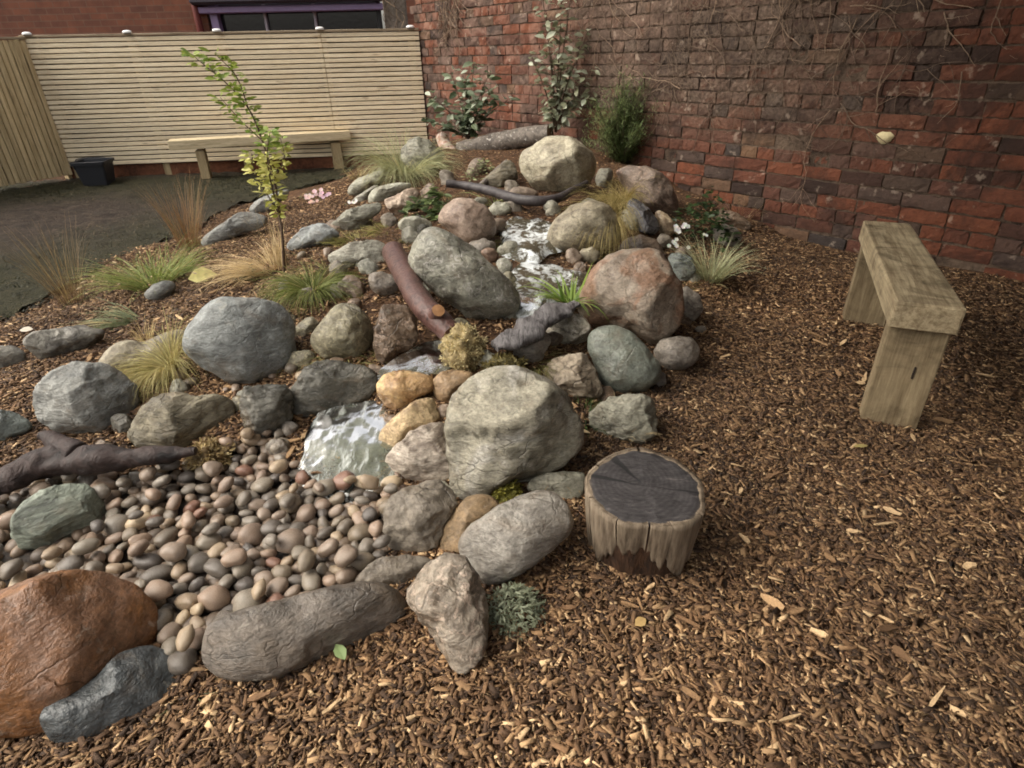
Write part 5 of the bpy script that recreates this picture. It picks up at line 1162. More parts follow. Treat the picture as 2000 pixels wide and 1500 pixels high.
    o = b.build("foam", foam, None, True); tag(o, "white foam where the cascade breaks on the cobbles", "foam", kind="stuff")
water()

# ------------------------------------------------------------------ logs and branches
def bark_mat(name, c1, c2, rough=.7, scale=(1, 1, 1), spots=None, bump=.6):
    t = NT(name)
    co = t.n("TexCoord").outputs["Object"]
    a = t.noise(t.mapping(co, scale), 22, 6, .65, .8); b = t.noise(co, 120, 4, .7)
    col = t.ramp(a, [(.34, c2), (.6, c1)])
    if spots: col = t.mix(t.ramp(t.noise(co, 30, 3, .7, .5), [(.6, BLACK), (.66, WHITE)]), col, spots)
    col = t.mix(.7, col, t.ramp(b, [(.3, (.7, .7, .7)), (.7, (1.2, 1.2, 1.2))]), 'MULTIPLY')
    return t.fin(col, rough, t.bump(b, .3, .003, t.bump(a, bump, .012)), Specular_IOR_Level=.4)

def log(name, pts, radii, mat, label, cat="log", n=18, rough=.12, flat=1.0, endmat=None, k=8, ends=True):
    path = smooth_path(pts, k)
    rr = np.interp(np.linspace(0, 1, len(path)), np.linspace(0, 1, len(radii)), radii)
    root = empty(name, tuple(path[0]))
    tag(root, label, cat)
    v, f = tube(path, rr, n, rough, hash(name) % 17, flat, 14, cap=not ends)
    v = np.array(v) - path[0]
    link("bark", mesh("bark", v, f, None, True), mat, root)
    if ends:
        m = len(path)
        for idx in (0, m - 1):
            ring = v[idx * n:(idx + 1) * n]; c = ring.mean(0)
            t = path[1] - path[0] if idx == 0 else path[-1] - path[-2]; t /= np.linalg.norm(t)
            c2 = c + (t * .004 * (-1 if idx == 0 else 1))
            link("cut_end", mesh("cut_end", np.vstack([ring, c2[None]]), [(i, (i + 1) % n, n) if idx else ((i + 1) % n, i, n) for i in range(n)]), endmat or mat, root)
    return root

MAT_CUT = flat_mat("fresh_cut_wood", S(158, 116, 78), .7, .2, 60)
MAT_MAROON = bark_mat("maroon_bark", S(100, 72, 65), S(64, 45, 42), .36, (3, 3, 1), S(52, 34, 32), .4)
lg = log("maroon_log", [(-0.473, 2.391, 0.370), (-0.399, 2.183, 0.345), (-0.313, 1.962, 0.315), (-0.242, 1.867, 0.280), (-0.198, 1.819, 0.255)], [.046, .044, .043, .043, .036], MAT_MAROON,
         "smooth maroon-brown log leaning down between the grey boulders", "log", 20, .08, 1.0, flat_mat("old_cut_wood", S(110, 78, 62), .8))
kn = smooth_path([(-0.254, 1.865, 0.300), (-0.237, 1.832, 0.335)], 4)
v, f = tube(kn, [.026, .026, .023, .022, .021], 14, .05, 3, 1, 20, cap=False)
base = np.array(lg.location)
stub = link("branch_stub", mesh("branch_stub", np.array(v) - base, f, None, True), MAT_MAROON, lg)
ring = np.array(v[-14:]) - base
link("stub_face", mesh("stub_face", np.vstack([ring, ring.mean(0)[None] + np.array([0, -.001, .002])]), [(i, (i + 1) % 14, 14) for i in range(14)]), MAT_CUT, stub)

MAT_DARKWOOD = bark_mat("dark_driftwood", S(62, 48, 44), S(24, 19, 19), .6, (1, 1, 1), None, 1.0)
dr = log("driftwood_branch", [(-0.881, 1.360, 0.125), (-0.966, 1.351, 0.120), (-1.065, 1.338, 0.120), (-1.176, 1.335, 0.120), (-1.279, 1.330, 0.115), (-1.362, 1.263, 0.100), (-1.461, 1.196, 0.090)], [.012, .03, .038, .046, .05, .036, .03], MAT_DARKWOOD,
         "dark forked driftwood lying along the far edge of the cobbles", "driftwood", 22, .42, .8, None, 12, True)
v, f = tube(smooth_path([(-1.197, 1.341, 0.130), (-1.256, 1.369, 0.150), (-1.296, 1.388, 0.165), (-1.316, 1.387, 0.170)], 6), np.linspace(.036, .010, 19), 14, .42, 5)
link("fork", mesh("fork", np.array(v) - np.array(dr.location), f, None, True), MAT_DARKWOOD, dr)

MAT_BLACKWOOD = bark_mat("black_wet_wood", S(72, 66, 66), S(40, 36, 37), .5, (1, 1, 1), None, .3)
log("black_branch", [(-0.380, 3.848, 0.370), (-0.259, 3.832, 0.355), (-0.113, 3.725, 0.345), (0.025, 3.553, 0.335), (0.170, 3.466, 0.330), (0.297, 3.524, 0.335), (0.385, 3.643, 0.350), (0.485, 3.773, 0.365)], [.022, .026, .029, .03, .028, .025, .022, .018], MAT_BLACKWOOD,
    "bent black branch bridging the head of the stream", "branch", 16, .1)
MAT_BIRCH = bark_mat("grey_birch_bark", S(114, 105, 96), S(66, 59, 53), .7, (1, 1, 1), S(176, 170, 162), .4)
log("grey_log", [(-0.401, 5.350, 0.353), (-0.125, 5.300, 0.410), (0.129, 5.200, 0.464), (0.351, 5.100, 0.501)], [.08, .083, .08, .076], MAT_BIRCH,
    "thick grey log lying against the brick wall on top of the mound", "log", 22, .1, 1.0, flat_mat("grey_cut_wood", S(128, 100, 80), .8, .25, 50))
MAT_BIRCH2 = bark_mat("white_birch_bark", S(196, 182, 170), S(150, 98, 74), .7, (1, 1, 1), S(90, 62, 50), .5)
log("birch_stub", [(-0.564, 5.550, 0.446), (-0.516, 5.450, 0.375), (-0.422, 5.300, 0.303)], [.05, .06, .058], MAT_BIRCH2,
    "short white and rust coloured birch stub at the end of the grey log", "log", 16, .15, 1.0, flat_mat("rust_cut_wood", S(150, 98, 74), .8, .2, 50))
MAT_GREYWOOD = bark_mat("silver_driftwood", S(118, 114, 114), S(52, 48, 48), .55, (5, 1, 1), None, .7)
log("silver_driftwood", [(0.240, 2.033, 0.270), (0.171, 1.988, 0.262), (0.084, 1.880, 0.255), (0.012, 1.797, 0.245), (-0.056, 1.764, 0.232)], [.03, .05, .055, .05, .03], MAT_GREYWOOD,
    "weathered silver-black driftwood wedge below the lower pool", "driftwood", 20, .75, .5)
log("grey_stake", [(-0.205, 4.000, 0.293), (-0.088, 4.150, 0.367), (-0.001, 4.300, 0.421)], [.022, .024, .018], MAT_BIRCH, "pale grey stick propped against the small brown rock", "stick", 10, .15)

# ------------------------------------------------------------------ benches
def near_bench():
    n0, n1 = np.array([1.107, 1.591]), np.array([1.264, 1.535])
    f0 = np.array([1.494, 2.506])
    dl = f0 - n0; L = float(np.linalg.norm(dl)); dl /= L
    wv = np.array([dl[1], -dl[0]]); W = .172
    root = empty("sleeper_bench", (n0[0], n0[1], 0), math.atan2(dl[0], dl[1]) * -1)
    # local x = across (to the right), local y = along
    tag(root, "small rustic bench of three thick weathered planks by the brick wall", "bench")
    seat = box_mesh("seat", W, L, .08, .006, (W / 2, L / 2, .385), 2, .002, 3)
    link("seat", seat, MAT_BENCH, root)
    for (y0, s_) in ((.03, 1), (L - .12, 2)):
        leg = box_mesh("leg", W - .012, .05, .36, .005, (W / 2, y0 + .025, .165), 2, .002, s_)
        link("leg", leg, MAT_BENCHLEG, root)
    link("crack", box_mesh("crack", .006, .004, .04, .001, (W * .62, .028, .2)), flat_mat("dark_crack", S(40, 30, 22), .9), root)
near_bench()

def fence_bench():
    a, b = np.array((-3.084, 6.400, 0.000)[:2]), np.array((-1.827, 6.819, 0.000)[:2])
    dv = b - a; L = float(np.linalg.norm(dv)); rz = math.atan2(dv[1], dv[0])
    root = empty("long_bench", (a[0], a[1], 0), rz)
    tag(root, "long low bench of one pale beam on two posts in front of the fence", "bench")
    link("seat", box_mesh("seat", L + .42, .2, .085, .006, (L / 2 - .05, .02, .345), 2), MAT_SLEEPER, root)
    link("leg", box_mesh("leg", .085, .17, .30, .005, (0, .03, .13)), MAT_POST, root)
    link("leg", box_mesh("leg", .1, .17, .30, .005, (L, .03, .13)), MAT_POST, root)
fence_bench()

# ------------------------------------------------------------------ stump seat
def stump():
    cx, cy = (0.298, 1.071, 0.000)[:2]
    hT = .2; R0 = .124
    root = empty("log_stump", (cx, cy, 0))
    tag(root, "upright log stump with a blackened top and peeling pale sides on the mulch", "stump")
    n = 120
    rg = np.random.default_rng(12)
    an = np.arange(n) * 2 * np.pi / n
    prof = R0 * (1 + .05 * np.cos(2 * an + .6) + .035 * np.cos(3 * an + 2) + .02 * np.sin(5 * an) + .012 * np.sin(9 * an + 1))
    # inner core: dark lower wood and the flat cut face
    tilt = lambda x, y: hT + .10 * (x * .2) + .13 * y
    zs = [-.03, .0, .03, .06, .1, .14, .18, 1.0]
    vs_, fs = [], []
    for j, z in enumerate(zs):
        for k in range(n):
            r_ = prof[k] * (.80 + .16 * min(1, z / .12 if z > 0 else 0)) * (1 + .02 * math.sin(an[k] * 17 + j))
            if z == 1.0: r_ = prof[k] * .985
            x, y = r_ * math.cos(an[k]), r_ * math.sin(an[k])
            vs_.append((x, y, tilt(x, y) - .001 if z == 1.0 else z))
    for j in range(len(zs) - 1):
        for k in range(n): fs.append((j * n + k, j * n + (k + 1) % n, (j + 1) * n + (k + 1) % n, (j + 1) * n + k))
    core = link("core", mesh("core", vs_, fs, None, True), bark_mat("stump_inner_wood", S(74, 50, 32), S(36, 24, 16), .8, (4, 4, 1), None, .7), root)
    # cut face with slight relief
    vs_, fs = [(0, 0, tilt(0, 0))], []
    rings = 10
    for j in range(1, rings + 1):
        for k in range(n):
            r_ = prof[k] * j / rings * 1.0
            x, y = r_ * math.cos(an[k]), r_ * math.sin(an[k])
            z = tilt(x, y) + .0035 * mnoise.fractal(Vector((x * 26, y * 26, 3)), .8, 2, 3) - (.006 if j == rings else 0)
            vs_.append((x, y, z))
    for k in range(n): fs.append((0, 1 + k, 1 + (k + 1) % n))
    for j in range(rings - 1):
        for k in range(n): fs.append((1 + j * n + k, 1 + (j + 1) * n + k, 1 + (j + 1) * n + (k + 1) % n, 1 + j * n + (k + 1) % n))
    t = NT("charred_cut_face")
    co = t.n("TexCoord").outputs["Object"]
    a = t.noise(t.mapping(co, (1, 3, 1), (0, 0, .3)), 30, 6, .7, .8); b = t.noise(co, 7, 4, .6, .5)
    ln = t.n("VectorMath", operation='LENGTH'); t.set(ln.inputs[0], t.mapping(co, (1, 1, 0)))
    rim = t.ramp(t.math('ADD', ln.outputs["Value"], t.math('MULTIPLY', t.math('SUBTRACT', b, .5), .03)), [(.122, BLACK), (.130, WHITE)])
    col = t.ramp(a, [(.35, S(36, 33, 33)), (.6, S(62, 58, 58)), (.75, S(96, 90, 86))])
    wr = t.n("TexWave", wave_type='RINGS', rings_direction='Z', i_Scale=28.0, i_Distortion=3.0, i_Detail=3.0, i_Detail_Scale=1.5); t.set(wr.inputs["Vector"], t.mapping(co, (1, 1, 0), (0, 0, 0), (.02, -.015, 0)))
    col = t.mix(.45, col, t.ramp(wr.outputs["Fac"], [(.2, (.6, .6, .6)), (.8, (1.25, 1.25, 1.25))]), 'MULTIPLY')
    gr = t.n("TexGradient", gradient_type='RADIAL'); t.set(gr.inputs[0], t.mapping(co, (1, 1, 1)))
    rc = t.n("TexNoise", noise_dimensions='1D', i_Scale=16.0, i_Detail=3.0)
    t.set(rc.inputs["W"], t.math('ADD', gr.outputs["Fac"], t.math('MULTIPLY', b, .03)))
    col = t.mix(t.ramp(rc.outputs["Fac"], [(.66, BLACK), (.7, WHITE)]), col, S(20, 18, 18))
    col = t.mix(rim, col, S(92, 80, 68))
    link("cut_face", mesh("cut_face", vs_, fs, None, True), t.fin(col, .75, t.bump(a, .5, .006)), root)
    # pale peeling outer wood in several strips with a jagged lower edge and splits between them
    splits = [4.60, 5.02, 5.6, .35, 1.5, 2.5, 3.35, 4.02]
    splits = sorted(splits)
    sh = wood_mat("stump_pale_wood", S(140, 126, 108), S(84, 72, 59), (26, 26, 2.2), .8, .4, S(70, 52, 36), .12)
    for i, a0 in enumerate(splits):
        a1 = splits[(i + 1) % len(splits)]
        if a1 < a0: a1 += 2 * math.pi
        gp = .035 if abs(a0 - 4.60) < .01 else .012
        m = max(8, int((a1 - a0) / .035))
        aa = np.linspace(a0 + gp, a1 - .008, m)
        vs_, fs = [], []
        q = 9
        for j, x_ in enumerate(aa):
            R_ = np.interp(x_ % (2 * math.pi), np.r_[an, 2 * math.pi], np.r_[prof, prof[0]])
            zb = .055 + .035 * math.sin(x_ * 3 + 1) + .028 * mnoise.noise(Vector((x_ * 9, 2, 0))) + .03 * (2 * abs((j + .5) / m - .5)) ** 2 + .018 * mnoise.noise(Vector((x_ * 27, 7, 0)))
            for k in range(q):
                for lay in (0, 1):
                    tt = k / (q - 1)
                    r_ = R_ * (1.0 - .10 * (1 - tt) ** 1.6 + .018 * mnoise.noise(Vector((x_ * 12, tt * 1.5, i)))) + (.004 if lay == 0 else -.014)
                    x, y = r_ * math.cos(x_), r_ * math.sin(x_)
                    zt = tilt(x, y) - .002
                    vs_.append((x, y, zb + (zt - zb) * tt))
        idx = lambda j, k, lay: (j * q + k) * 2 + lay
        for j in range(m - 1):
            for k in range(q - 1):
                fs.append((idx(j, k, 0), idx(j + 1, k, 0), idx(j + 1, k + 1, 0), idx(j, k + 1, 0)))
                fs.append((idx(j, k, 1), idx(j, k + 1, 1), idx(j + 1, k + 1, 1), idx(j + 1, k, 1)))
            fs.append((idx(j, 0, 0), idx(j, 0, 1), idx(j + 1, 0, 1), idx(j + 1, 0, 0)))
            fs.append((idx(j, q - 1, 0), idx(j + 1, q - 1, 0), idx(j + 1, q - 1, 1), idx(j, q - 1, 1)))
        for j in (0, m - 1):
            for k in range(q - 1):
                fs.append((idx(j, k, 0), idx(j, k + 1, 0), idx(j, k + 1, 1), idx(j, k, 1)))
        link("outer_wood", mesh("outer_wood", vs_, fs, None, True), sh, root)
stump()

# ------------------------------------------------------------------ black bucket
def bucket():
    c = (-4.093, 6.246, 0.000)
    root = empty("black_bucket", c, .2)
    tag(root, "black square plastic bucket on the lawn at the foot of the fence", "bucket")
    mt = flat_mat("black_plastic", S(36, 38, 44), .5, .1)
    def ring(w, z, nn=6, r_=.02):
        out = []
        for (sx, sy, a0) in ((1, 1, 0), (-1, 1, 90), (-1, -1, 180), (1, -1, 270)):
            for k in range(nn):
                a = RAD(a0 + 90 * k / (nn - 1))
                out.append((sx * (w - r_) + r_ * math.cos(a), sy * (w - r_) + r_ * math.sin(a), z))
        return out
    prof = [(.11, 0), (.138, .2), (.15, .2), (.153, .228), (.146, .232), (.135, .225), (.108, .015)]
    vs_, fs = [], []
    n = 24
    for w, z in prof: vs_ += ring(w, z)
    for j in range(len(prof) - 1):
        for k in range(n): fs.append((j * n + k, j * n + (k + 1) % n, (j + 1) * n + (k + 1) % n, (j + 1) * n + k))
    fs.append(tuple(range(n - 1, -1, -1))); fs.append(tuple(range((len(prof) - 1) * n, len(prof) * n)))
    link("body", mesh("body", vs_, fs, None, False), mt, root)
    v, f = tube(smooth_path([(-.15, 0, .215), (-.13, -.0, .245), (0, 0, .252), (.13, 0, .245), (.15, 0, .215)], 5), .005, 8)
    link("handle", mesh("handle", v, f, None, True), mt, root)
bucket()

# ------------------------------------------------------------------ plants

def grass_tuft(name, base, n, length, spread, droop, width, cA, cB, label, cat="grass", lean=(0, 0), up=.9, rbase=.03, dead=.1, cDead=S(196, 172, 120), heads=0, seed=1, segs=6, cone=1.0):
    rg = np.random.default_rng(seed)
    b = Buf()
    bx, by, bz = base
    for k in range(n):
        az = rg.uniform(0, 2 * math.pi); rb = rbase * math.sqrt(rg.random())
        p = np.array([bx + rb * math.cos(az), by + rb * math.sin(az), bz - .01])
        az += rg.normal() * .5
        el = up + rg.normal() * .22 * cone
        h = np.array([math.cos(az) * spread + lean[0], math.sin(az) * spread + lean[1], 0])
        dv = np.array([h[0], h[1], math.sin(min(el, 1.5))]); dv /= np.linalg.norm(dv)
        L = length * rg.uniform(.55, 1.12); w = width * rg.uniform(.6, 1.2)
        step = L / segs; dr = droop * rg.uniform(.5, 1.4)
        hx = rg.normal(size=2) * .12
        pts = [p]
        for j in range(segs):
            dv = dv + np.array([hx[0] / segs, hx[1] / segs, -dr * (j + .6) / segs / segs * 2.2]); dv /= np.linalg.norm(dv)
            q = pts[-1] + dv * step
            g = bz - .02
            if q[2] < g - .25: q[2] = g - .25
            pts.append(q)
        pts = np.array(pts)
        c = mixc(cA, cB, rg.random())
        if rg.random() < dead: c = mixc(c, cDead, rg.uniform(.5, 1))
        sd_ = np.cross(pts[1] - pts[0], [0, 0, 1]); sd_ = sd_ / (np.linalg.norm(sd_) + 1e-9)
        tw = rg.normal() * .6
        vs_ = []
        for j, q in enumerate(pts):
            t = j / segs; ww = w * (1 - t ** 1.6) + .0002
            off = sd_ * math.cos(tw) * ww + np.array([0, 0, 1]) * math.sin(tw) * ww
            vs_ += [q - off, q + off]
        b.add(vs_, [(2 * j, 2 * j + 1, 2 * j + 3, 2 * j + 2) for j in range(segs)], [mixc(c, cB, .35 * (i // 2) / segs) for i in range(len(vs_))])
        if heads and rg.random() < heads:
            q = pts[-1]; a_ = dv * .014
            v, f = tube([q - a_, q, q + a_], [.002, .0045, .001], 5)
            b.add(v, f, S(206, 186, 150))
    o = b.build(name, MAT_BLADE, None, False, tuple(base))
    tag(o, label, cat)
    return o

g1, g2 = S(128, 132, 84), S(186, 186, 138)
grass_tuft("feather_grass", (-0.779, 4.698, 0.252), 900, .56, .7, 1.5, .0016, S(112, 118, 70), S(190, 190, 146), "pale green feather grass arching over the rocks near the fence bench", lean=(.15, -.25), up=1.0, rbase=.05, seed=11)
grass_tuft("green_sedge", (-0.843, 2.431, 0.197), 760, .26, .95, 1.6, .0014, S(60, 72, 26), S(132, 138, 72), "dense dark green sedge tuft above the olive-tan boulder", up=.75, rbase=.035, seed=12, dead=.06)
grass_tuft("blond_grass", (-1.160, 2.826, 0.165), 520, .32, .7, .8, .0015, S(170, 144, 100), S(210, 188, 146), "blond dry grass sweeping left from the foot of the sapling", lean=(-.75, .15), up=.38, rbase=.07, seed=13, dead=.3)
grass_tuft("meadow_grass", (-1.808, 2.903, 0.079), 420, .34, .9, .75, .0020, S(74, 92, 34), S(152, 160, 92), "lush green grass clump at the lawn edge beside the yellow leaf", lean=(-.25, .1), up=.8, rbase=.09, seed=14, heads=.03)
grass_tuft("meadow_grass", (-1.752, 3.009, 0.090), 110, .17, .7, .5, .0022, S(80, 108, 40), S(156, 172, 90), "short bright green grass clump just left of the yellow leaf", up=.8, rbase=.06, seed=34)
grass_tuft("blue_grass", (-1.640, 2.414, 0.081), 260, .26, .6, .9, .0018, S(74, 88, 58), S(146, 154, 116), "low blue-green grass swept flat toward the left on the mulch", lean=(-1.1, -.15), up=.25, rbase=.05, seed=15)
grass_tuft("yellow_sedge", (-1.207, 1.874, 0.129), 620, .25, .75, 1.9, .0010, S(122, 114, 62), S(190, 180, 122), "yellow-green tuft drooping over the pale cream boulder", lean=(-.45, -.35), up=.6, rbase=.03, seed=16, dead=.2)
grass_tuft("straw_tuft", (-1.454, 2.172, 0.091), 40, .12, .4, .3, .0014, S(190, 166, 112), S(214, 194, 146), "small upright straw tuft behind the pale cream boulder", up=1.2, rbase=.02, seed=36)
grass_tuft("yellow_sedge", (0.714, 3.750, 0.267), 420, .28, .75, 1.8, .0011, S(120, 108, 58), S(188, 172, 114), "yellow-green tuft between the cream sandstone and the reddish-brown boulder", lean=(-.5, -.2), up=.7, rbase=.03, seed=17, dead=.2)
grass_tuft("yellow_sedge", (0.508, 2.982, 0.338), 700, .32, .6, 2.2, .0011, S(112, 100, 54), S(178, 162, 108), "yellow-green tuft hanging down the tan dome boulder", lean=(-.45, -.5), up=.45, rbase=.03, seed=18, dead=.2)
grass_tuft("iris_clump", (0.230, 2.168, 0.222), 80, .2, .9, 1.0, .0052, S(70, 100, 32), S(146, 168, 82), "bright green strap-leaved clump left of the huge pinkish-brown boulder", "plant", up=.8, rbase=.03, seed=19, dead=.05)
grass_tuft("feather_grass", (0.980, 2.768, 0.082), 320, .27, .6, .7, .0014, S(128, 134, 92), S(196, 198, 158), "pale wispy grass tuft on the mulch at the foot of the white-flowered plant", up=1.0, rbase=.04, seed=20)
grass_tuft("russet_grass", (-2.008, 3.720, 0.043), 190, .46, .3, .5, .0012, S(112, 82, 56), S(168, 132, 92), "tall upright russet grass clump at the edge of the lawn", up=1.4, rbase=.06, seed=21, dead=.2, cone=.5, cDead=S(130, 128, 80))
grass_tuft("russet_grass", (-2.224, 2.867, 0.004), 130, .42, .32, .5, .0011, S(94, 76, 52), S(148, 122, 86), "thin brown upright grass in front of the muddy patch", lean=(-.06, 0), up=1.4, rbase=.05, seed=22, dead=.2, cone=.5)
grass_tuft("moss_grass", (-0.805, 3.164, 0.209), 260, .13, 1.0, .9, .0013, S(92, 94, 38), S(158, 150, 84), "low olive grass growing around the flat grey slab", up=.5, rbase=.12, seed=23)
grass_tuft("moss_grass", (-0.663, 3.310, 0.229), 200, .12, 1.0, .9, .0013, S(92, 94, 38), S(158, 150, 84), "low olive grass under the square pink-topped rock", up=.5, rbase=.12, seed=24)
grass_tuft("moss_grass", (-0.847, 2.686, 0.199), 220, .15, 1.0, .9, .0013, S(86, 92, 40), S(150, 148, 84), "thin olive grass behind the dark green sedge", up=.4, rbase=.10, seed=25)
grass_tuft("water_grass", (-0.023, 2.850, 0.228), 130, .10, .9, .7, .0016, S(48, 58, 26), S(106, 112, 58), "dark green grass at the waterline below the salmon-pink boulder", up=.6, rbase=.06, seed=26)
grass_tuft("strap_leaf_grass", (-0.074, 3.651, 0.269), 16, .22, .8, .8, .0040, S(120, 136, 74), S(176, 182, 120), "few pale green strap leaves poking out beside the salmon-pink boulder", up=.8, rbase=.02, seed=27)
grass_tuft("dry_grass", (0.340, 1.544, 0.034), 70, .12, .7, .5, .0011, S(150, 126, 86), S(204, 182, 138), "wispy dry grass on the broad grey rock behind the stump", up=.8, rbase=.05, seed=28)
grass_tuft("dry_grass", (0.144, 1.326, 0.034), 90, .13, 1.0, .5, .0010, S(150, 126, 86), S(204, 182, 138), "straggling dry grass between the biggest boulder and the stump", lean=(.5, 0), up=.4, rbase=.05, seed=29)
grass_tuft("shade_plant", (0.225, 1.597, 0.055), 120, .09, .9, .6, .0022, S(36, 54, 20), S(78, 98, 44), "small dark green plant in the gap right of the biggest boulder", "plant", up=.7, rbase=.05, seed=30)
grass_tuft("dry_grass", (1.551, 4.005, 0.078), 90, .28, .7, .4, .0011, S(100, 86, 56), S(168, 148, 104), "brown straggly grass at the foot of the brick wall", up=.9, rbase=.10, seed=31)
grass_tuft("dry_grass", (-1.199, 5.002, 0.215), 60, .2, .7, .5, .0012, S(120, 108, 60), S(176, 160, 104), "thin straw grass at the lawn edge beside the pale rock", up=.9, rbase=.06, seed=32)
grass_tuft("green_tuft", (0.672, 1.833, 0.023), 60, .06, 1.0, .5, .0013, S(70, 70, 40), S(124, 116, 70), "tiny olive grass on the mulch below the small pinkish-grey stone", up=.3, rbase=.05, seed=33)
grass_tuft("green_tuft", (-0.651, 0.744, 0.006), 130, .07, 1.0, .7, .0013, S(70, 78, 48), S(120, 124, 84), "small dull green grass between the slate rock and the purple-grey boulder", up=.4, rbase=.04, seed=35)

for k_, (p_, lab_) in enumerate([((-1.049, 2.954, 0.182), "thin olive grass at the foot of the light blue-grey rock"), ((-0.979, 2.500, 0.194), "olive wisps between the sapling and the big blue-grey boulder"), ((-0.442, 3.022, 0.241), "low olive grass above the largest grey boulder"),
                              ((-0.657, 2.467, 0.198), "olive moss and grass left of the small lilac-grey stone"), ((-0.192, 1.844, 0.170), "short tan grass in the crevice beside the golden-ochre rock"), ((0.071, 1.805, 0.163), "short olive grass behind the biggest boulder"),
                              ((0.391, 2.853, 0.192), "short olive grass at the foot of the tan dome boulder"), ((-0.165, 2.978, 0.246), "dark olive grass under the salmon-pink boulder"), ((-0.569, 1.871, 0.166), "olive wisps above the dark wet slab"), ((-0.813, 1.944, 0.137), "olive wisps right of the big blue-grey boulder"),
                              ((-0.374, 4.011, 0.269), "low green grass beside the bent black branch"), ((0.212, 4.329, 0.331), "low green grass under the cream sandstone boulder"), ((0.760, 2.668, 0.092), "short olive grass at the right foot of the huge pinkish-brown boulder")]):
    grass_tuft("moss_grass", p_, 200, .10, 1.0, 1.2, .0013, S(78, 80, 40), S(142, 136, 84), lab_, up=.4, rbase=.09, seed=300 + k_)

def leaf(b, p, dv, nrm, L, w, col, fold=.25, curl=.15):
    dv = Vector(dv).normalized(); nrm = Vector(nrm); s = dv.cross(nrm)
    if s.length < 1e-4: s = dv.cross(Vector((0.3, .8, .5)))
    s.normalize(); n_ = s.cross(dv).normalized()
    p = Vector(p)
    pts = []
    for t, ww in ((0, .05), (.3, .85), (.6, 1.0), (.85, .55), (1.0, .02)):
        c = p + dv * L * t - n_ * curl * L * t * t
        pts += [c - s * w * ww + n_ * fold * w * ww, c, c + s * w * ww + n_ * fold * w * ww]
    fs = []
    for j in range(4): fs += [(j * 3, j * 3 + 1, j * 3 + 4, j * 3 + 3), (j * 3 + 1, j * 3 + 2, j * 3 + 5, j * 3 + 4)]
    b.add(pts, fs, col)

def stem_path(pts, k=6): return smooth_path(pts, k)

def sapling():
    base = (-1.079, 2.766, 0.173)
    yb = base[1]
    root = empty("sapling", base); tag(root, "young leaning sapling with bright yellow-green leaves in front of the fence", "tree")
    rg = np.random.default_rng(41)
    stems = [([base, (-1.039, 2.720, 0.338) , (-1.044, 2.760, 0.445), (-1.052, 2.800, 0.591), (-1.083, 2.840, 0.753), (-1.129, 2.880, 0.881), (-1.204, 2.900, 0.976), (-1.292, 2.920, 1.050), (-1.345, 2.930, 1.097)], .0075),
             ([(-1.044, 2.760, 0.445), (-1.022, 2.680, 0.616), (-0.997, 2.640, 0.725), (-0.958, 2.620, 0.815)], .004), ([(-1.052, 2.800, 0.591), (-1.009, 2.860, 0.673), (-1.021, 2.900, 0.755)], .003),
             ([(-1.129, 2.880, 0.881), (-1.135, 2.840, 1.006), (-1.186, 2.800, 1.092)], .003), ([(-1.083, 2.840, 0.753), (-1.199, 2.940, 0.829), (-1.293, 3.000, 0.922)], .003), ([(-1.044, 2.760, 0.445), (-1.086, 2.700, 0.635), (-1.069, 2.660, 0.724)], .003)]
    bt = Buf(); bl = Buf()
    for si, (pts, r_) in enumerate(stems):
        P_ = smooth_path(pts, 8)
        v, f = tube(P_, np.linspace(r_, .0014, len(P_)), 7, .1, si)
        bt.add(v, f, S(84, 66, 50))
        m = len(P_)
        for j in range(m):
            t = j / m
            if si == 0 and t < .28: continue
            k = 4 if si in (1, 2, 5) else (3 if t < .93 else 3)
            if si == 0 and t < .5: k = 3
            for _ in range(k):
                az = rg.uniform(0, 6.28)
                dv = Vector((math.cos(az), math.sin(az), rg.uniform(-.3, .6)))
                low = P_[j][2] < .72
                c = mixc(S(170, 174, 84), S(216, 210, 134), rg.random()) if low else mixc(S(112, 138, 56), S(166, 178, 90), rg.random())
                leaf(bl, P_[j] + np.array(dv) * rg.uniform(0, .025), dv, Vector((rg.normal(), rg.normal(), 1)), rg.uniform(.022, .05), rg.uniform(.006, .011), c)
    tr = bt.build("trunk", MAT_STEM, None, True); tr.parent = root; tr.location = Vector((0, 0, 0)) - Vector(base)
    cr = bl.build("crown", MAT_LEAF); cr.parent = root; cr.location = -Vector(base)
sapling()

def shrub(name, label, base, stems, leaves, L, w, cA, cB, cC, seed, r0=.008, pC=.2, t0=.15, droop=.0):
    root = empty(name, base); tag(root, label, "shrub")
    rg = np.random.default_rng(seed)
    bt, bl = Buf(), Buf()
    for si, pts in enumerate(stems):
        P_ = smooth_path(pts, 8)
        v, f = tube(P_, np.linspace(r0, .002, len(P_)), 7, .1, si); bt.add(v, f, S(78, 62, 46))
        m = len(P_)
        for j in range(m):
            if j / m < t0: continue
            for _ in range(leaves):
                az = rg.uniform(0, 6.28); dv = Vector((math.cos(az), math.sin(az), rg.uniform(-.35, .7) - droop))
                c = mixc(cA, cB, rg.random())
                if rg.random() < pC: c = mixc(c, cC, rg.uniform(.6, 1))
                s_ = rg.uniform(.6, 1.15)
                p = P_[j] + np.array(dv) * rg.uniform(0, .05)
                leaf(bl, p, dv, Vector((rg.normal() * .6, -.3 + rg.normal() * .6, 1)), L * s_, w * s_, c, .2, .3)
    s_o = bt.build("stems", MAT_STEM, None, True); s_o.parent = root; s_o.location = -Vector(base)
    l_o = bl.build("foliage", MAT_LEAF); l_o.parent = root; l_o.location = -Vector(base)

def up(b, dx, dy, h, k=4, bend=.1):
    return [(b[0] + dx * t ** 1.4, b[1] + dy * t ** 1.4, b[2] + h * t) for t in np.linspace(0, 1, k)]

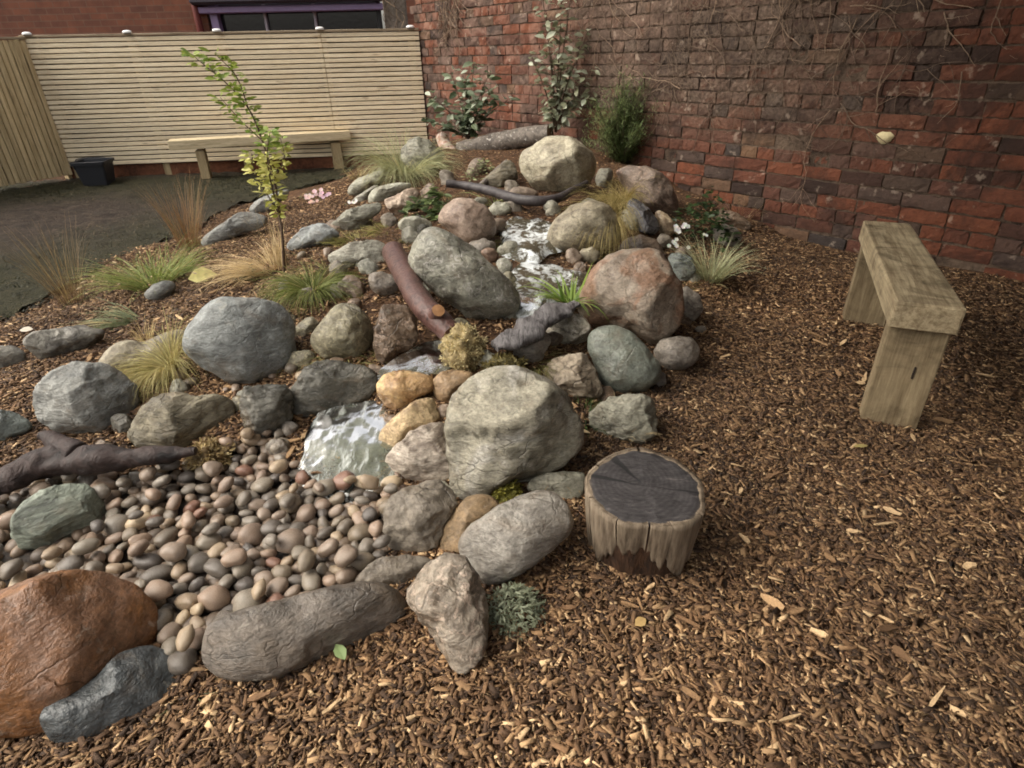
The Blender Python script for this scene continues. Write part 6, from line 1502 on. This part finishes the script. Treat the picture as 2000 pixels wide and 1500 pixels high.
pb = (-0.327, 5.500, 0.430)
shrub("laurel_shrub", "low shrub with dark and silvery leaves in front of the wall near the fence corner", pb,
      [up(pb, -.28, -.05, .34), up(pb, -.12, .05, .52), up(pb, .08, -.02, .58), up(pb, .24, -.1, .40), up(pb, .34, -.05, .30), up(pb, -.30, -.12, .16), up(pb, .1, -.2, .3), up(pb, .0, -.1, .46), up(pb, .2, .0, .5)], 2, .088, .023,
      S(52, 68, 44), S(122, 134, 104), S(188, 196, 174), 51, .008, .35)
pb = (0.393, 5.120, 0.513)
shrub("tall_shrub", "tall thin shrub with pale grey-green leaves against the brick wall", pb,
      [up(pb, -.12, 0, .98, 5), up(pb, .12, -.02, 1.06, 5), up(pb, .22, -.05, .68), up(pb, -.2, -.04, .55), up(pb, .02, -.1, .8), up(pb, .26, -.08, .45), up(pb, -.06, .0, .72), up(pb, .1, .02, .5), up(pb, .3, -.02, .3)], 2, .078, .019,
      S(98, 102, 78), S(156, 158, 130), S(200, 206, 184), 52, .009, .35, .12, .15)

def feathery():
    base = (0.871, 4.735, 0.329)
    root = empty("feathery_shrub", base); tag(root, "feathery dark green shrub behind the reddish-brown boulder by the wall", "shrub")
    rg = np.random.default_rng(61)
    bt, bl = Buf(), Buf()
    for s_ in range(150):
        az = rg.uniform(0, 6.28); sp_ = rg.uniform(.02, .38); h = rg.uniform(.2, .58) * (1.12 - sp_)
        P_ = smooth_path([base, (base[0] + .3 * sp_ * math.cos(az), base[1] + .3 * sp_ * math.sin(az), base[2] + h * .4), (base[0] + sp_ * math.cos(az) + .03, base[1] + .7 * sp_ * math.sin(az), base[2] + h)], 7)
        v, f = tube(P_, np.linspace(.004, .0012, len(P_)), 5); bt.add(v, f, S(70, 62, 44))
        for j in range(3, len(P_)):
            for _ in range(9):
                a2 = rg.uniform(0, 6.28); dv = Vector((math.cos(a2), math.sin(a2), rg.uniform(.1, 1.0))).normalized()
                L = rg.uniform(.02, .045)
                c = mixc(S(62, 80, 46), S(132, 146, 92), rg.random())
                q = Vector(P_[j]) + Vector(rg.normal(size=3)) * .018; sdv = dv.cross(Vector((0, 0, 1))).normalized() * .0026
                bl.add([q - sdv, q + sdv, q + dv * L + sdv * .3, q + dv * L - sdv * .3], [(0, 1, 2, 3)], c)
    s_o = bt.build("stems", MAT_STEM); s_o.parent = root; s_o.location = -Vector(base)
    l_o = bl.build("foliage", MAT_LEAF); l_o.parent = root; l_o.location = -Vector(base)
feathery()

def leafy_mound(name, label, base, n, rad, h, L, w, cA, cB, seed, flowers=None, cat="plant", palm=False):
    root = empty(name, base); tag(root, label, cat)
    rg = np.random.default_rng(seed); b = Buf(); bf = Buf()
    for k in range(n):
        az = rg.uniform(0, 6.28); r_ = rad * math.sqrt(rg.random()); z = h * (1 - (r_ / rad) ** 2) * rg.uniform(.3, 1.1)
        p = Vector((base[0] + r_ * math.cos(az), base[1] + r_ * math.sin(az), base[2] + z))
        m = 5 if palm else 1
        a0 = rg.uniform(0, 6.28)
        for q in range(m):
            aa = a0 + (q - 2) * .5 if palm else a0
            dv = Vector((math.cos(aa), math.sin(aa), rg.uniform(-.2, .5)))
            s_ = rg.uniform(.7, 1.15)
            leaf(b, p, dv, Vector((rg.normal() * .4, rg.normal() * .4, 1)), L * s_, w * s_, mixc(cA, cB, rg.random()))
    l_o = b.build("foliage", MAT_LEAF); l_o.parent = root; l_o.location = -Vector(base)
    if flowers:
        for (p, r_, col, cnt) in flowers:
            bf = Buf()
            for q in range(cnt):
                c = Vector(p) + Vector((rg.normal(), rg.normal() * .6, rg.normal() * .5)) * r_ * .8
                a0 = rg.uniform(0, 6.28)
                for k in range(5):
                    a = a0 + k * 1.2566
                    dv = Vector((math.cos(a), math.sin(a) * .7 - .3, math.sin(a) * .7 + .2))
                    leaf(bf, c, dv, Vector((0, -.7, .7)), r_ * .55, r_ * .3, tuple(v * rg.uniform(.85, 1.05) for v in col[:3]), .1, .1)
            f_o = bf.build("flower", MAT_PETAL); f_o.parent = root; f_o.location = -Vector(base)

leafy_mound("hellebore", "dark palmate-leaved plant left of the salmon-pink boulder", (-0.445, 3.482, 0.262), 60, .15, .15, .06, .011, S(44, 58, 30), S(120, 136, 84), 71, None, "plant", True)
leafy_mound("small_herb", "small pale-leaved herb in front of the grey log", (-0.162, 4.292, 0.328), 120, .14, .12, .032, .008, S(84, 96, 56), S(168, 172, 128), 72)
leafy_mound("white_flowered_plant", "dark-leaved plant with white flowers at the foot of the brick wall", (1.094, 3.355, 0.119), 260, .19, .28, .045, .013, S(26, 40, 22), S(70, 90, 50), 73,
            [((0.873, 3.020, 0.269), .026, S(238, 240, 236), 4), ((0.886, 3.020, 0.289), .024, S(240, 240, 236), 3), ((0.809, 2.950, 0.221), .022, S(232, 236, 228), 3), ((0.845, 2.920, 0.203), .022, S(240, 240, 232), 3), ((0.974, 2.950, 0.244), .016, S(230, 232, 220), 2)])
leafy_mound("pink_flowers", "low cushion of pale pink flowers at the edge of the lawn", (-1.489, 4.822, 0.114), 90, .14, .06, .02, .006, S(60, 70, 40), S(110, 112, 70), 74,
            [((-1.540, 4.706, 0.139), .03, S(226, 196, 194), 5), ((-1.444, 4.663, 0.168), .032, S(230, 204, 206), 6), ((-1.310, 4.440, 0.203), .03, S(222, 186, 200), 5), ((-1.492, 4.637, 0.122), .026, S(230, 196, 180), 5)])
leafy_mound("tiny_white_flowers", "tiny white flowers beside the flat grey slab", (-1.076, 4.233, 0.170), 30, .05, .04, .02, .005, S(60, 70, 40), S(104, 104, 70), 75, [((-1.052, 4.063, 0.214), .02, S(240, 238, 232), 4), ((-1.004, 4.043, 0.230), .018, S(240, 238, 232), 3)])
leafy_mound("cotton_lavender", "grey-green feathery cushion plant beside the pitted wedge-shaped rock", (-0.006, 0.894, 0.001), 900, .07, .06, .016, .0022, S(100, 106, 82), S(166, 172, 146), 76)
leafy_mound("dark_herb", "dull green sprig on the soil above the big smooth blue-grey boulder", (-1.241, 2.762, 0.144), 70, .07, .06, .026, .006, S(52, 60, 36), S(108, 110, 72), 77)

def moss(name, label, base, rad, cA, cB, seed, n=900, sq=.8, L=.018):
    rg = np.random.default_rng(seed); root = empty(name, base); tag(root, label, "moss")
    s, f = ico(4)
    P_ = s * rad * np.array([1, .8, sq]); P_ = P_ * (1 + .55 * fbm(s, 1.7, 4, seed)[:, None])
    nz = np.clip(.5 + .8 * fbm(s, 5, 3, seed + 9), 0, 1)
    cols = [mixc(tuple(.45 * v for v in cA[:3]), cA, t) for t in nz]
    o = link("cushion", mesh("cushion", P_, f, cols, True), MAT_STEM, root)
    b = Buf()
    for k in range(n):
        q = rg.integers(len(P_)); p = Vector(P_[q]); d_ = (p.normalized() + Vector(rg.normal(size=3)) * .6).normalized()
        leaf(b, p * .97, d_, Vector(rg.normal(size=3)), L * rg.uniform(.5, 1.3), L * .2, mixc(cA, cB, rg.random()), .3, .4)
    b.build("fronds", MAT_LEAF, root)

moss("moss_clump", "yellow-green mossy clump hanging on the lower end of the maroon log", (-0.158, 1.768, 0.214), .062, S(168, 150, 108), S(220, 208, 162), 81, 2200, 1.1, .011)
moss("moss_clump", "tan moss clump at the tip of the dark driftwood", (-0.873, 1.400, 0.073), .05, S(118, 98, 66), S(196, 176, 128), 82, 700, .8)
moss("moss_clump", "small bright yellow-green moss pad under the biggest boulder", (-0.023, 1.244, 0.047), .036, S(118, 114, 44), S(190, 184, 92), 83, 500, .7, .012)
moss("moss_clump", "flat olive moss pad on the rocks behind the biggest boulder", (-0.024, 1.727, 0.171), .06, S(92, 84, 46), S(152, 138, 88), 84, 800, .5, .016)

def fallen_leaf(name, label, p, L, w, col, yaw, tiltv=(.1, -.2, 1)):
    b = Buf(); leaf(b, (0, 0, 0), (math.cos(yaw), math.sin(yaw), .05), tiltv, L, w, col, .12, .12)
    o = b.build(name, MAT_LEAF); o.location = p
    tag(o, label, "leaf")
fallen_leaf("yellow_leaf", "large pale yellow leaf lying on the mulch beside the bright green grass", (-1.564, 2.795, 0.141), .13, .05, S(226, 218, 146), .5, (.2, -.7, .8))
fallen_leaf("green_leaf", "pale green leaf lying on the long purple-grey boulder", (-0.369, 0.799, 0.032), .042, .012, S(150, 172, 118), -.9)
fallen_leaf("straw_leaf", "pale straw leaf on the mulch in front of the near bench leg", (1.010, 1.445, 0.027), .05, .007, S(186, 170, 112), .1)
fallen_leaf("pale_leaf", "cream scrap of leaf on the mulch below the stump", (0.246, 0.839, 0.018), .032, .011, S(222, 188, 128), .6)
fallen_leaf("white_leaf", "whitish scrap of leaf by the lawn edge at far left", (-2.132, 2.391, 0.062), .05, .02, S(224, 214, 196), .3)
fallen_leaf("curled_leaf", "cream curled leaf beside the biggest boulder's right foot", (0.184, 1.488, 0.083), .05, .007, S(216, 190, 150), -.4)

# ------------------------------------------------------------------ dead climber on the wall
def climber():
    rg = np.random.default_rng(91)
    R_ = Matrix.Rotation(WALL_RZ, 3, 'Z')
    def stem(b, s, z, L, az, r_, c, depth=0, off=.012):
        pts = []; n = max(4, int(L / .03))
        for k in range(n + 1):
            pts.append((s, -off - .006 * rg.random(), z))
            az += rg.normal() * .22
            s += math.cos(az) * L / n; z += math.sin(az) * L / n
            if depth < 2 and rg.random() < .18: stem(b, s, z, L * rg.uniform(.2, .5), az + rg.choice([-1, 1]) * rg.uniform(.4, 1.1), r_ * .6, c, depth + 1, off + .004)
        v, f = tube(np.array(pts), np.linspace(r_, r_ * .4, len(pts)), 5); b.add(v, f, mixc(c, S(150, 128, 104), rg.random() * .4))
    def plant(name, label, seeds):
        root = empty(name, (WC[0], WC[1], 0), WALL_RZ); tag(root, label, "climber")
        b = Buf()
        for a in seeds: stem(b, *a)
        o = b.build("stems", MAT_STEM, root); o["kind"] = "stuff"
    dk, lt = S(74, 58, 48), S(122, 100, 82)
    sd1 = [(rg.uniform(2.2, 4.7), rg.uniform(.7, 1.5), rg.uniform(.25, .6), math.pi / 2 + rg.normal() * .5 + (math.pi if rg.random() < .3 else 0), rg.uniform(.0015, .004), dk if rg.random() < .7 else lt) for _ in range(120)]
    plant("dead_climber", "web of dead brown climber stems clinging to the middle of the brick wall", sd1)
    sd2 = [(rg.uniform(.45, .75), rg.uniform(1.35, 1.75), rg.uniform(.15, .4), -math.pi / 2 + rg.normal() * .5, rg.uniform(.003, .007), lt if rg.random() < .5 else dk) for _ in range(40)]
    plant("dead_ivy", "thick hanging bunch of dead ivy near the fence corner of the brick wall", sd2)
    sd3 = [(4.25, 1.55, .55, -1.0, .005, S(132, 112, 94)), (4.5, 1.35, .4, -.4, .004, S(140, 120, 100)), (4.35, 1.2, .35, -1.4, .003, S(130, 110, 92)), (4.75, 1.2, .3, -1.2, .003, S(134, 114, 96)), (4.3, 1.25, .3, .3, .003, S(130, 110, 92)),
           (5.1, 1.4, .35, -2.4, .004, S(120, 102, 86)), (5.2, 1.1, .3, 2.6, .003, S(120, 102, 86)), (4.9, .95, .25, -1.5, .003, S(128, 108, 90))]
    plant("pale_climber", "pale twisted climber stems at the dark right part of the brick wall", sd3)
    # dead ivy leaves in the bunch and on the pier
    root = empty("withered_ivy", (-1.15, 7.32, 1.2)); tag(root, "withered ivy stems hanging on the grey pier", "climber")
    b = Buf()
    for k in range(26):
        p = Vector((rg.uniform(-.12, .12), rg.uniform(-.02, .0), rg.uniform(-.05, .8)))
        P_ = [p, p + Vector((rg.normal() * .03, -.012, -.06)), p + Vector((rg.normal() * .05, -.015, -.14))]
        v, f = tube(smooth_path([tuple(q) for q in P_], 4), .004, 5); b.add(v, f, mixc(dk, S(160, 138, 112), rg.random()))
    b.build("stems", MAT_STEM, root)
climber()

# pale lime patches set in the wall: one round plug and a buff half brick
def wall_plug():
    for (s, z, rx, rz_, nm, lab, col) in [(4.63, .635, .042, .030, "mortar_plug", "round cream mortar plug in the brick wall above the bench", S(206, 192, 150)),]:
        vs_, fs = [(0, -.002, 0)], []
        n = 22
        for k in range(n):
            a = 2 * math.pi * k / n; q = 1 + .1 * math.sin(3 * a) + .06 * math.sin(7 * a)
            vs_.append((rx * q * math.cos(a), .0, rz_ * q * math.sin(a)))
        for k in range(n): vs_.append((vs_[1 + k][0] * 1.05, .02, vs_[1 + k][2] * 1.05))
        for k in range(n):
            fs.append((0, 1 + (k + 1) % n, 1 + k)); fs.append((1 + k, 1 + (k + 1) % n, 1 + n + (k + 1) % n, 1 + n + k))
        p = WC + WD * s
        n_ = np.array([WD[1], -WD[0]])
        o = link(nm, mesh(nm, vs_, fs, None, True), flat_mat("cream_mortar", col, .9, .15, 90, .5), None, (p[0] + WD[1] * .004, p[1] - WD[0] * .004, z), (0, 0, WALL_RZ))
        tag(o, lab, "plug")
wall_plug()
